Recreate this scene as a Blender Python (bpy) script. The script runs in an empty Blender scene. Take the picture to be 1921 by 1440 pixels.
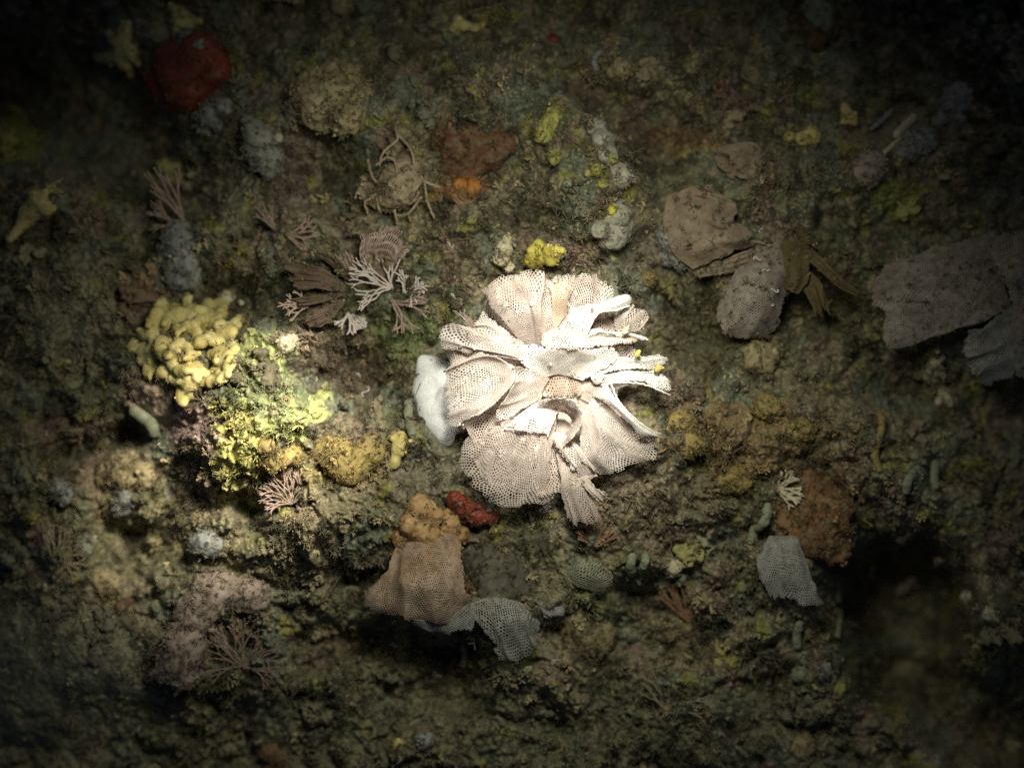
import bpy, math, random
import numpy as np
from mathutils import Vector, Euler

# ------------------------------------------------------------------ scale
# One photo pixel on the rock plane is 0.25 mm, so the picture spans about 48 cm.
S = 0.00025          # metres per pixel on the plane h = 0
D = 1800.0           # camera distance in those pixels (45 cm)
CX, CY = 960.5, 720.0
def P(a):
    """(px, py, height) -> metres. Height is measured up from the rock plane."""
    a = np.asarray(a, float)
    k = (D - a[..., 2]) / D
    return np.stack([(a[..., 0] - CX) * k * S, -(a[..., 1] - CY) * k * S, a[..., 2] * S], -1)

sc = bpy.context.scene
col = sc.collection

# ------------------------------------------------------------------ camera
cam = bpy.data.cameras.new('camera')
cam.sensor_width = 36.0
cam.lens = 36.0 * D / 1921.0
cam.clip_start = 0.005
cam.clip_end = 100.0
cam.dof.use_dof = True
cam.dof.focus_distance = (D - 110) * S
cam.dof.aperture_fstop = 3.0
camo = bpy.data.objects.new('camera', cam)
camo.location = (0, 0, D * S)
col.objects.link(camo)
sc.camera = camo

# ------------------------------------------------------------------ faint daylight reaching the depth
w = bpy.data.worlds.new('World'); sc.world = w; w.use_nodes = True
nt = w.node_tree; nt.nodes.clear()
sky = nt.nodes.new('ShaderNodeTexSky'); sky.sky_type = 'NISHITA'; sky.sun_disc = False
sky.sun_elevation = math.radians(35); sky.sun_rotation = math.radians(20)
bg = nt.nodes.new('ShaderNodeBackground'); bg.inputs['Strength'].default_value = 0.012
wo = nt.nodes.new('ShaderNodeOutputWorld')
nt.links.new(sky.outputs[0], bg.inputs[0]); nt.links.new(bg.outputs[0], wo.inputs[0])

# ------------------------------------------------------------------ the diver's torches
def spot(name, at, aim, watts, cone, blend, color, radius=0.008):
    l = bpy.data.lights.new(name, 'SPOT'); l.energy = watts; l.color = color
    l.spot_size = math.radians(cone); l.spot_blend = blend; l.shadow_soft_size = radius
    o = bpy.data.objects.new(name, l); col.objects.link(o)
    a = Vector(P(at)); b = Vector(P(aim))
    o.location = a; o.rotation_euler = (b - a).to_track_quat('-Z', 'Y').to_euler()
    return o
TORCH = (1150, -170, 1120)
spot('torch_beam', TORCH, (1040, 705, 80), 12.5, 25, 1.0, (1.0, 0.97, 0.91), .02)
spot('torch_spill', TORCH, (950, 850, 0), 3.0, 102, 1.0, (0.93, 0.955, 0.76), .035)
spot('second_torch_beam', (1060, -150, 1000), (480, 830, 30), 12.0, 25, 1.0, (1.0, 0.95, 0.80), .02)

sc.view_settings.view_transform = 'Standard'
sc.view_settings.look = 'None'
sc.view_settings.exposure = 0.0
sc.view_settings.gamma = 1.0
sc.view_settings.use_curve_mapping = False
sc.render.engine = 'CYCLES'
sc.cycles.use_denoising = False      # keep the grain of a dim exposure
sc.cycles.max_bounces = 6
sc.cycles.transparent_max_bounces = 8

# ------------------------------------------------------------------ noise
rng = np.random.default_rng(11)
PERM = rng.permutation(512).astype(np.int64); PERM = np.concatenate([PERM, PERM, PERM])
G2 = np.stack([np.cos(np.linspace(0, 2*np.pi, 64, False)), np.sin(np.linspace(0, 2*np.pi, 64, False))], -1)
g3 = rng.normal(size=(128, 3)); G3 = g3 / np.linalg.norm(g3, axis=1)[:, None]
def fade(t): return t*t*t*(t*(t*6-15)+10)
def noise2(x, y, seed=0):
    x = np.asarray(x, float) + seed*37.17; y = np.asarray(y, float) - seed*21.93
    xi = np.floor(x).astype(np.int64); yi = np.floor(y).astype(np.int64)
    xf = x - xi; yf = y - yi
    def g(i, j):
        h = PERM[(PERM[(xi+i) & 511] + (yi+j)) & 511] & 63
        return G2[h, 0]*(xf-i) + G2[h, 1]*(yf-j)
    u = fade(xf); v = fade(yf)
    a = g(0,0)*(1-u) + g(1,0)*u; b = g(0,1)*(1-u) + g(1,1)*u
    return (a*(1-v) + b*v)*1.4
def fbm2(x, y, scale, octv=3, seed=0, gain=.5):
    r = 0; a = 1; s = 1.0/scale
    for o in range(octv):
        r = r + a*noise2(x*s, y*s, seed+o*5); a *= gain; s *= 2.03
    return r
def noise3(x, y, z, seed=0):
    x = x + seed*17.3; y = y + seed*5.7; z = z - seed*9.1
    xi = np.floor(x).astype(np.int64); yi = np.floor(y).astype(np.int64); zi = np.floor(z).astype(np.int64)
    xf = x-xi; yf = y-yi; zf = z-zi
    def g(i, j, k):
        h = PERM[(PERM[(PERM[(xi+i) & 511] + yi+j) & 511] + zi+k) & 511] & 127
        v = G3[h]
        return v[..., 0]*(xf-i) + v[..., 1]*(yf-j) + v[..., 2]*(zf-k)
    u = fade(xf); v = fade(yf); t = fade(zf)
    def l(a, b, f): return a*(1-f) + b*f
    return 1.5*l(l(l(g(0,0,0), g(1,0,0), u), l(g(0,1,0), g(1,1,0), u), v),
                 l(l(g(0,0,1), g(1,0,1), u), l(g(0,1,1), g(1,1,1), u), v), t)
def worley2(x, y, scale, seed=0):
    x = np.asarray(x, float)/scale + seed*3.1; y = np.asarray(y, float)/scale + seed*7.7
    xi = np.floor(x).astype(np.int64); yi = np.floor(y).astype(np.int64)
    best = np.full(x.shape, 9.0); idm = np.zeros(x.shape)
    for i in (-1, 0, 1):
        for j in (-1, 0, 1):
            h = PERM[(PERM[(xi+i) & 511] + yi+j) & 511]
            fx = xi+i + (h & 31)/31.0; fy = yi+j + ((h >> 5) & 15)/15.0
            d = np.hypot(x-fx, y-fy)
            m = d < best
            best = np.where(m, d, best); idm = np.where(m, h/512.0, idm)
    return best, idm
def sstep(a, b, x):
    t = np.clip((x-a)/(b-a), 0, 1); return t*t*(3-2*t)

# ------------------------------------------------------------------ object helpers
EPI = []      # points on the things where silt and turf have settled
EPIC = {}
KEEP = [(1010, 720, 270)]      # where the named things sit: no big crust lumps there
def tag(o, label=None, cat=None, group=None, kind=None):
    if label: o['label'] = label
    if cat: o['category'] = cat
    if group: o['group'] = group
    if kind: o['kind'] = kind
    return o
def mesh_obj(name, verts, faces, mat, parent=None, smooth=True, origin=None):
    """verts in metres; the origin moves to `origin` (metres, world)."""
    verts = np.asarray(verts, float)
    if origin is None:
        origin = (0, 0, 0) if parent is None else parent['_o']
    org = np.asarray(origin, float)
    me = bpy.data.meshes.new(name)
    v = verts - org
    faces = np.asarray(faces)
    me.vertices.add(len(v)); me.vertices.foreach_set('co', v.astype(np.float32).ravel())
    n, k = faces.shape
    me.loops.add(n*k); me.loops.foreach_set('vertex_index', faces.astype(np.int32).ravel())
    me.polygons.add(n); me.polygons.foreach_set('loop_start', np.arange(0, n*k, k, dtype=np.int32))
    me.polygons.foreach_set('use_smooth', np.full(n, smooth))
    me.update(calc_edges=True); me.validate()
    if mat: me.materials.append(mat)
    o = bpy.data.objects.new(name, me); col.objects.link(o)
    if parent is None: o.location = org
    else: o.parent = parent
    return o
def thing(name, at, label, cat, group=None):
    o = bpy.data.objects.new(name, None); col.objects.link(o)
    o.empty_display_size = 0.01
    KEEP.append((at[0], at[1], 70))
    p = P(at); o.location = p; o['_o'] = [float(q) for q in p]
    return tag(o, label, cat, group)

# ------------------------------------------------------------------ materials
def newmat(name):
    m = bpy.data.materials.new(name); m.use_nodes = True
    n = m.node_tree.nodes; n.clear()
    return m, n, m.node_tree.links
def organic(name, c1, c2, size=30, rough=.75, bump=.4, bsize=5, trans=0.0, speck=None, tcol=None, spec=.25, sss=0.0, dust=.5):
    """Procedural flesh / crust: two tones mixed by noise, fine bump, optional translucency."""
    EPIC[name] = tuple(.5*q + .5*(a_+b_)/2 for q, a_, b_ in zip((.17, .145, .085), c1, c2))
    m, n, L = newmat(name)
    geo = n.new('ShaderNodeNewGeometry')
    t1 = n.new('ShaderNodeTexNoise'); t1.inputs['Scale'].default_value = 1/(size*S); t1.inputs['Detail'].default_value = 5
    t1.inputs['Roughness'].default_value = .65
    L.new(geo.outputs['Position'], t1.inputs['Vector'])
    rp = n.new('ShaderNodeValToRGB'); rp.color_ramp.elements[0].position = .35; rp.color_ramp.elements[1].position = .66
    rp.color_ramp.elements[0].color = (*c1, 1); rp.color_ramp.elements[1].color = (*c2, 1)
    L.new(t1.outputs['Fac'], rp.inputs[0])
    colr = rp.outputs[0]
    t2 = n.new('ShaderNodeTexNoise'); t2.inputs['Scale'].default_value = 1/(bsize*S); t2.inputs['Detail'].default_value = 3
    L.new(geo.outputs['Position'], t2.inputs['Vector'])
    if speck:
        sp = n.new('ShaderNodeValToRGB'); sp.color_ramp.elements[0].position = .6; sp.color_ramp.elements[1].position = .68
        L.new(t2.outputs['Fac'], sp.inputs[0])
        mx = n.new('ShaderNodeMixRGB'); mx.inputs[2].default_value = (*speck, 1)
        L.new(sp.outputs[0], mx.inputs[0]); L.new(colr, mx.inputs[1]); colr = mx.outputs[0]
    if dust:
        t3 = n.new('ShaderNodeTexNoise'); t3.inputs['Scale'].default_value = 1/(16*S); t3.inputs['Detail'].default_value = 8
        t3.inputs['Roughness'].default_value = .75
        L.new(geo.outputs['Position'], t3.inputs['Vector'])
        d = n.new('ShaderNodeValToRGB'); d.color_ramp.elements[0].position = .44; d.color_ramp.elements[1].position = .62
        d.color_ramp.elements[0].color = (.12*dust,)*3 + (1,); d.color_ramp.elements[1].color = (dust*1.4,)*3 + (1,)
        L.new(t3.outputs['Fac'], d.inputs[0])
        mx = n.new('ShaderNodeMixRGB'); mx.inputs[2].default_value = (.16, .135, .08, 1)
        L.new(d.outputs[0], mx.inputs[0]); L.new(colr, mx.inputs[1]); colr = mx.outputs[0]
    b = n.new('ShaderNodeBump'); b.inputs['Strength'].default_value = bump; b.inputs['Distance'].default_value = bsize*S*.6
    L.new(t2.outputs['Fac'], b.inputs['Height'])
    pr = n.new('ShaderNodeBsdfPrincipled'); pr.inputs['Roughness'].default_value = rough
    pr.inputs['Specular IOR Level'].default_value = spec
    if sss:
        pr.inputs['Subsurface Weight'].default_value = sss
        pr.inputs['Subsurface Radius'].default_value = (.003, .002, .001)
        pr.inputs['Subsurface Scale'].default_value = 1.0
    L.new(colr, pr.inputs['Base Color']); L.new(b.outputs[0], pr.inputs['Normal'])
    out = n.new('ShaderNodeOutputMaterial'); sh = pr.outputs[0]
    if trans:
        tr = n.new('ShaderNodeBsdfTranslucent')
        if tcol: tr.inputs[0].default_value = (*tcol, 1)
        else: L.new(colr, tr.inputs[0])
        mx = n.new('ShaderNodeMixShader'); mx.inputs[0].default_value = trans
        L.new(sh, mx.inputs[1]); L.new(tr.outputs[0], mx.inputs[2]); sh = mx.outputs[0]
    L.new(sh, out.inputs[0])
    return m
def rock_mat():
    m, n, L = newmat('encrusted_rock')
    geo = n.new('ShaderNodeNewGeometry')
    at = n.new('ShaderNodeAttribute'); at.attribute_name = 'tone'
    t1 = n.new('ShaderNodeTexNoise'); t1.inputs['Scale'].default_value = 1/(9*S); t1.inputs['Detail'].default_value = 6
    t1.inputs['Roughness'].default_value = .7
    L.new(geo.outputs['Position'], t1.inputs['Vector'])
    rp = n.new('ShaderNodeValToRGB'); rp.color_ramp.elements[0].position = .3; rp.color_ramp.elements[1].position = .7
    rp.color_ramp.elements[0].color = (.45, .42, .40, 1); rp.color_ramp.elements[1].color = (1.5, 1.5, 1.45, 1)
    L.new(t1.outputs['Fac'], rp.inputs[0])
    mu = n.new('ShaderNodeMixRGB'); mu.blend_type = 'MULTIPLY'; mu.inputs[0].default_value = 1
    L.new(at.outputs['Color'], mu.inputs[1]); L.new(rp.outputs[0], mu.inputs[2])
    # pale shell grit
    v = n.new('ShaderNodeTexVoronoi'); v.inputs['Scale'].default_value = 1/(11*S)
    L.new(geo.outputs['Position'], v.inputs['Vector'])
    vr = n.new('ShaderNodeValToRGB'); vr.color_ramp.elements[0].position = .10; vr.color_ramp.elements[1].position = .2
    vr.color_ramp.elements[0].color = (.5, .5, .5, 1); vr.color_ramp.elements[1].color = (0, 0, 0, 1)
    L.new(v.outputs['Distance'], vr.inputs[0])
    gr = n.new('ShaderNodeMixRGB'); gr.inputs[2].default_value = (.5, .45, .33, 1)
    L.new(vr.outputs[0], gr.inputs[0]); L.new(mu.outputs[0], gr.inputs[1])
    t2 = n.new('ShaderNodeTexNoise'); t2.inputs['Scale'].default_value = 1/(5*S); t2.inputs['Detail'].default_value = 4
    L.new(geo.outputs['Position'], t2.inputs['Vector'])
    b = n.new('ShaderNodeBump'); b.inputs['Strength'].default_value = .8; b.inputs['Distance'].default_value = 4*S
    L.new(t2.outputs['Fac'], b.inputs['Height'])
    pr = n.new('ShaderNodeBsdfPrincipled'); pr.inputs['Roughness'].default_value = .8
    pr.inputs['Specular IOR Level'].default_value = .2
    L.new(gr.outputs[0], pr.inputs['Base Color']); L.new(b.outputs[0], pr.inputs['Normal'])
    out = n.new('ShaderNodeOutputMaterial'); L.new(pr.outputs[0], out.inputs[0])
    return m
def turf_mat(name, trans=0.0, lo=.5, hi=1.9, tint=(1, 1, 1), rough=.7):
    """Takes the tone of the rock it grows on, varied from piece to piece."""
    m, n, L = newmat(name)
    at = n.new('ShaderNodeAttribute'); at.attribute_name = 'tone'; at.attribute_type = 'INSTANCER'
    oi = n.new('ShaderNodeObjectInfo')
    rp = n.new('ShaderNodeValToRGB')
    rp.color_ramp.elements[0].color = (lo*tint[0], lo*tint[1], lo*tint[2], 1)
    rp.color_ramp.elements[1].color = (hi*tint[0], hi*tint[1], hi*tint[2]*.9, 1)
    e = rp.color_ramp.elements.new(.75); mid = lo*.55 + hi*.45
    e.color = (mid*tint[0]*1.05, mid*tint[1], mid*tint[2], 1)
    L.new(oi.outputs['Random'], rp.inputs[0])
    mu = n.new('ShaderNodeMixRGB'); mu.blend_type = 'MULTIPLY'; mu.inputs[0].default_value = 1
    L.new(at.outputs['Color'], mu.inputs[1]); L.new(rp.outputs[0], mu.inputs[2])
    pr = n.new('ShaderNodeBsdfPrincipled'); pr.inputs['Roughness'].default_value = rough
    pr.inputs['Specular IOR Level'].default_value = .3
    L.new(mu.outputs[0], pr.inputs['Base Color'])
    out = n.new('ShaderNodeOutputMaterial'); sh = pr.outputs[0]
    if trans:
        tr = n.new('ShaderNodeBsdfTranslucent'); L.new(mu.outputs[0], tr.inputs[0])
        mx = n.new('ShaderNodeMixShader'); mx.inputs[0].default_value = trans
        L.new(sh, mx.inputs[1]); L.new(tr.outputs[0], mx.inputs[2]); sh = mx.outputs[0]
    L.new(sh, out.inputs[0])
    return m

M = {}
M['rock'] = rock_mat()
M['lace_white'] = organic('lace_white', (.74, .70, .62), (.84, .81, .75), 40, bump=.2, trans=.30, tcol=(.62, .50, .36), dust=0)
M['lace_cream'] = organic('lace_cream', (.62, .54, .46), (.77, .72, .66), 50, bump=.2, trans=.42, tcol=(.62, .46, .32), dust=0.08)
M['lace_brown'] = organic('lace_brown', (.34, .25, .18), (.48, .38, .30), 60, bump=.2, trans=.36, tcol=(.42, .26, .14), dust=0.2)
M['lace_orange'] = organic('lace_orange', (.62, .46, .30), (.74, .62, .48), 40, bump=.2, trans=.35, tcol=(.6, .33, .12), dust=0.1)
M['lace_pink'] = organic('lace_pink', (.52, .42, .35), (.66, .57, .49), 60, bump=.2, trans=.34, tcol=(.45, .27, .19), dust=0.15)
M['lace_rust'] = organic('lace_rust', (.56, .36, .23), (.66, .51, .42), 80, bump=.2, trans=.32, tcol=(.40, .22, .12))
M['lace_grey'] = organic('lace_grey', (.38, .36, .34), (.50, .48, .46), 60, bump=.2, trans=.3)
M['lace_taupe'] = organic('lace_taupe', (.37, .29, .25), (.50, .42, .375), 60, bump=.3, trans=.3)
M['lace_green'] = organic('lace_green', (.36, .37, .27), (.50, .50, .40), 50, bump=.2, trans=.3)
M['white_flesh'] = organic('white_flesh', (.66, .65, .635), (.74, .73, .715), 50, bump=.6, bsize=5, rough=.7, sss=.2, dust=0.14)
M['yellow_sponge'] = organic('yellow_sponge', (.52, .41, .13), (.68, .58, .27), 40, bump=.35, bsize=5, sss=.3, dust=0.15)
M['bright_yellow'] = organic('bright_yellow', (.46, .38, .05), (.60, .52, .12), 30, bump=.35, bsize=5, sss=.2, dust=0.1)
M['lemon'] = organic('lemon', (.32, .29, .06), (.46, .42, .12), 30, bump=.6, bsize=6)
M['golden'] = organic('golden', (.25, .18, .055), (.36, .26, .085), 50, bump=.4, bsize=6, sss=.2)
M['cream'] = organic('cream', (.50, .42, .28), (.66, .58, .42), 30, bump=.5, bsize=6, sss=.2, dust=0.35)
M['beige_sponge'] = organic('beige_sponge', (.30, .23, .12), (.42, .34, .19), 50, bump=.6, bsize=6)
M['grey_sponge'] = organic('grey_sponge', (.20, .20, .18), (.31, .31, .28), 40, bump=.4, bsize=6)
M['blue_grey'] = organic('blue_grey', (.22, .225, .22), (.33, .335, .33), 40, bump=.4, bsize=6)
M['grey_green'] = organic('grey_green', (.20, .22, .15), (.31, .32, .22), 30, bump=.4, bsize=6, sss=.2)
M['red'] = organic('red', (.13, .014, .008), (.21, .024, .012), 40, bump=.4, bsize=8, rough=.5, dust=.3)
M['dark_red'] = organic('dark_red', (.07, .022, .010), (.13, .038, .016), 50, bump=.6, bsize=8, dust=.6)
M['rust'] = organic('rust', (.13, .055, .02), (.24, .105, .04), 30, bump=.9, bsize=8, dust=.7)
M['orange'] = organic('orange', (.44, .14, .02), (.56, .20, .03), 30, bump=.4, bsize=6)
M['orange_sponge'] = organic('orange_sponge', (.36, .19, .07), (.58, .38, .20), 26, bump=.5, bsize=6, sss=.3, dust=.15)
M['tan_sponge'] = organic('tan_sponge', (.27, .20, .16), (.37, .29, .24), 40, bump=.5, bsize=6, dust=.25)
M['charcoal'] = organic('charcoal', (.05, .045, .04), (.10, .09, .075), 40, bump=.5, bsize=6)  # near-black tone for the mass that imitates a shadowy area
M['pink_coral'] = organic('pink_coral', (.30, .19, .165), (.46, .33, .29), 20, bump=.3, bsize=4)
M['white_coral'] = organic('white_coral', (.48, .39, .35), (.66, .58, .54), 16, bump=.3, bsize=4, dust=0.2)
M['dim_pink'] = organic('dim_pink', (.26, .165, .145), (.38, .26, .23), 20, bump=.3, bsize=4, dust=.7)
M['pale_lump'] = organic('pale_lump', (.27, .26, .20), (.42, .39, .31), 30, bump=.5, bsize=6, dust=.3)
M['tan_stem'] = organic('tan_stem', (.28, .20, .12), (.42, .32, .22), 20, bump=.3, bsize=4)
M['red_fan'] = organic('red_fan', (.26, .12, .075), (.38, .20, .13), 20, bump=.3, bsize=4)
M['red_alga'] = organic('red_alga', (.115, .065, .05), (.19, .125, .10), 40, bump=.5, bsize=5, trans=.25)
M['brown_alga'] = organic('brown_alga', (.09, .06, .018), (.16, .11, .04), 40, bump=.5, bsize=5, trans=.3)
M['mauve_crust'] = organic('mauve_crust', (.25, .165, .12), (.36, .27, .20), 40, bump=.6, bsize=6, trans=.1)
M['tube_white'] = organic('tube_white', (.55, .52, .45), (.7, .67, .6), 20, bump=.2, bsize=4, dust=0.2)
M['shell'] = organic('shell', (.40, .34, .24), (.55, .48, .36), 12, bump=.4, bsize=4)
M['worm'] = organic('worm', (.5, .2, .05), (.6, .28, .08), 20, bump=.2, bsize=4)

# ------------------------------------------------------------------ the rock: relief in pixels
def axis(a0, b0, a1, b1, fine, coarse):
    return np.concatenate([np.arange(a0, a1, coarse), np.arange(a1, b1, fine), np.arange(b1, b0+coarse, coarse)])
GX = axis(-1300, 3200, -60, 1981, 2.45, 14.0)
GY = axis(-1100, 2500, -60, 1500, 2.45, 14.0)
X, Y = np.meshgrid(GX, GY)
def bump(cx, cy, rx, ry, amp, rot=0, pw=1.0):
    c, s = math.cos(math.radians(rot)), math.sin(math.radians(rot))
    u = ((X-cx)*c + (Y-cy)*s)/rx; v = (-(X-cx)*s + (Y-cy)*c)/ry
    return amp*np.exp(-np.power(u*u + v*v, pw))
WX = X + 26*fbm2(X, Y, 130, 3, 50); WY = Y + 26*fbm2(X, Y, 130, 3, 60)
Hh = 62*fbm2(X, Y, 380, 2, 1) + 24*np.tanh(5*fbm2(WX, WY, 230, 2, 3))
for b in [
    (150, 210, 230, 120, -230, 20, 1.6), (20, 60, 160, 120, -80), (330, 330, 110, 60, -60, 25),
    (1700, 1160, 125, 150, -330, -25, 2.2), (1800, 1340, 200, 70, -170, 22, 1.8), (1840, 1170, 70, 80, 150, 0, 1.5),
    (650, 690, 95, 70, -55, 0, 1.3), (480, 565, 110, 45, -55, 10, 1.3), (640, 300, 60, 60, -60, 0, 1.2),
    (470, 800, 110, 120, 62, 0, 1.3), (560, 785, 75, 36, 34, -20, 1.3), (480, 660, 50, 40, 30), (420, 900, 70, 80, 26),
    (310, 640, 120, 100, 30), (130, 590, 150, 110, 45), (70, 700, 110, 60, 25),
    (200, 830, 130, 26, -75, -12, 1.3), (250, 790, 50, 34, -50), (470, 950, 34, 60, -70, 0, 1.3), (240, 1030, 60, 55, -70, 0, 1.2),
    (1390, 830, 190, 105, 62, 0, 1.3), (1560, 870, 60, 70, -50), (1310, 600, 80, 80, -55, 0, 1.2), (1570, 560, 90, 80, -60, 0, 1.3),
    (1690, 700, 90, 60, -85, 0, 1.3), (1880, 780, 90, 50, -70, 20, 1.3), (1640, 430, 70, 40, -50),
    (620, 1000, 120, 60, 40, 0, 1.3), (640, 1085, 110, 26, -45, 0, 1.3), (720, 1205, 200, 34, -50, 4, 1.3), (1080, 1190, 150, 40, -55),
    (900, 1075, 70, 50, -40), (1190, 950, 130, 80, 30), (1200, 1110, 90, 50, -30),
    (880, 280, 110, 80, -45, 0, 1.3), (1095, 340, 100, 130, 85, -20, 1.6), (1230, 260, 60, 60, -45), (1130, 190, 110, 30, -80, 40, 1.3),
    (620, 190, 110, 80, 35), (1400, 400, 150, 110, 40), (1500, 1000, 90, 90, 20),
    (120, 1260, 190, 170, 55, 0, 1.2), (60, 1420, 60, 40, -60), (340, 1150, 60, 120, 20), (860, 1300, 60, 80, -60, 0, 1.3), (700, 1300, 60, 50, -55),
    (1250, 1330, 190, 90, 30), (1110, 1300, 50, 60, -50), (1440, 1280, 80, 40, -45), (1640, 1000, 60, 60, -40),
    (1290, 150, 240, 90, 20), (1720, 130, 220, 60, -60, 20), (960, 40, 700, 60, -60),
    (1000, 710, 150, 120, 12),
]: Hh += 1.45*bump(*b)
rr2 = ((X-980)/1150)**2 + ((Y-740)/950)**2
Hh -= 230*np.clip(rr2, 0, 2.2)      # the boss of rock falls away on every side
# ledges: the rock steps down towards the bottom of the picture
led = 1190 + 18*np.sin(X/90.0) + 22*noise2(X/70, Y*0, 8)
Hh += 30*sstep(40, -40, Y - led)*sstep(300, 620, X)*sstep(1420, 1150, X)
Hh -= 46*sstep(-200, 1, Y-900)*0
silt = bump(110, 1270, 200, 160, 1, 0, 2.0) + bump(780, 890, 80, 40, .8, 0, 2) + bump(130, 600, 120, 90, .55, 0, 2) + bump(1700, 1150, 110, 130, .7, 0, 2) + bump(1230, 950, 150, 70, .35, 0, 2)
silt = np.clip(silt + .5*sstep(.12, .34, fbm2(X, Y, 210, 3, 140)), 0, 1)
inter = 1 - .75*silt
def bill(sc_, seed, octv=2): return np.abs(fbm2(WX, WY, sc_, octv, seed))
d1, id1 = worley2(WX, WY, 70, 1); d2, id2 = worley2(WX + 8*noise2(X/14, Y/14, 70), WY + 8*noise2(X/14, Y/14, 71), 27, 2)
d3, id3 = worley2(X + 4*noise2(X/8, Y/8, 72), Y + 4*noise2(X/8, Y/8, 73), 11, 3)
Hh += inter*(55*(.45 - d1)*(.2 + id1) + 25*(.5 - d2)*(.1 + 1.3*id2) + 7*(.5 - d3)*(.1 + 1.3*id3))
Hh += inter*(-20*sstep(.22, 0, bill(130, 20)) + 30*fbm2(WX, WY, 110, 3, 24) + 17*fbm2(X, Y, 34, 4, 28, .62))
Hh += (1 - .5*silt)*4.2*fbm2(X, Y, 8, 2, 33)

# a shallow seat in the rock under the big colony
seat = ((X-1030)/150)**2 + ((Y-722)/140)**2
COLONY_H = float(Hh[seat < .3].mean())
Hh = Hh - sstep(1.0, .45, seat)*(Hh - (COLONY_H - 34) - 4*fbm2(X, Y, 30, 3, 7))

# rock tones: mapped patches of crusts, silt and algae
def lin(c): return np.array(c, float)
T = np.zeros(X.shape + (3,))
n1 = .5 + .5*np.clip(fbm2(X, Y, 150, 4, 80)*1.3, -1, 1); n2 = .5 + .5*np.clip(fbm2(X, Y, 60, 4, 84)*1.3, -1, 1)
n3 = .5 + .5*np.clip(fbm2(X, Y, 40, 4, 88)*1.3, -1, 1)
def mixc(T, c, f): return T*(1-f[..., None]) + lin(c)*f[..., None]
T[:] = lin((.20, .172, .10))
T = mixc(T, (.115, .118, .06), sstep(.45, .7, n1))
T = mixc(T, (.055, .045, .024), sstep(.52, .66, n2)*.9)
T = mixc(T, (.30, .245, .155), sstep(.56, .74, n3)*.8)
T = mixc(T, (.23, .155, .12), sstep(.65, .74, .5 + .5*fbm2(X, Y, 85, 4, 91))*.85)
T = mixc(T, (.17, .19, .14), sstep(.63, .72, .5 + .5*fbm2(X, Y, 95, 4, 95))*.85)
T = mixc(T, (.30, .28, .05), sstep(.74, .82, .5 + .5*fbm2(X, Y, 50, 4, 99))*.8)
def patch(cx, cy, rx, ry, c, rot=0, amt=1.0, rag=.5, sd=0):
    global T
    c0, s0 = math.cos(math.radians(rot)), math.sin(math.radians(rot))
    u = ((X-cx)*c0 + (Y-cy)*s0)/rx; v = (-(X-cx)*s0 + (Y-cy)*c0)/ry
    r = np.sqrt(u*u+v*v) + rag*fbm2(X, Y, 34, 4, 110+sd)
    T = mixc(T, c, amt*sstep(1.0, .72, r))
YG = (.42, .40, .12)
for i, a in enumerate([
    (440, 830, 75, 105, YG), (550, 788, 85, 34, (.50, .54, .20), -22), (495, 655, 62, 40, (.38, .42, .16), 0), (425, 890, 55, 55, (.46, .42, .12)),
    (520, 880, 40, 22, (.46, .41, .14)), (500, 740, 80, 50, (.22, .28, .12), 0, .7),
    (300, 760, 90, 40, (.36, .26, .19), 30), (360, 800, 60, 50, (.36, .25, .22), 30), (370, 910, 45, 70, (.30, .20, .19), 0, .8), (600, 650, 40, 30, (.42, .32, .24)),
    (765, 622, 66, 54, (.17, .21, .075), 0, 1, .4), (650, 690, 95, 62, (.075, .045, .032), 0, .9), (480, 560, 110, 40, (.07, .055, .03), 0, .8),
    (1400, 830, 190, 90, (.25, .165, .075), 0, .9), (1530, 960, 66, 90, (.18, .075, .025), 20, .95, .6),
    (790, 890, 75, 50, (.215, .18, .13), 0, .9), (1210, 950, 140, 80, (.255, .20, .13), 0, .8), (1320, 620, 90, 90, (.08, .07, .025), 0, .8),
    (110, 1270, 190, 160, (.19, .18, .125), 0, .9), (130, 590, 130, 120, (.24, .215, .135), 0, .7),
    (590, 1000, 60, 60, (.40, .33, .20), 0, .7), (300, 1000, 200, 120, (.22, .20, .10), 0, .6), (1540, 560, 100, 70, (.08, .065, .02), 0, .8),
    (30, 260, 60, 60, (.32, .34, .03), 0, .8), (1690, 370, 60, 40, (.26, .27, .05), 0, .8), (560, 250, 60, 40, (.26, .19, .16), 30, .7),
    (540, 330, 50, 80, (.24, .17, .15), -30, .7), (870, 360, 60, 24, (.40, .15, .03), 0, .5), (1290, 260, 110, 30, (.24, .12, .06), 0, .7),
    (1060, 470, 60, 30, (.22, .13, .11), 0, .8), (1220, 470, 90, 60, (.22, .18, .14), 0, .7), (270, 560, 60, 30, (.26, .12, .06), 0, .7),
    (1080, 1100, 120, 60, (.27, .24, .14), 0, .7), (1130, 1140, 60, 40, (.24, .25, .10), 0, .7), (640, 870, 100, 50, (.22, .16, .05), 0, .7),
    (380, 1100, 300, 60, (.15, .14, .08), 0, .5), (640, 1360, 500, 120, (.155, .145, .085), 0, .6), (1300, 1380, 400, 100, (.13, .13, .08), 0, .6),
]): patch(*a, **({'sd': i} if True else {}))
T = T*.76 + .24*np.array([.172, .166, .125])
T = np.clip(T, .01, .8)

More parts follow.
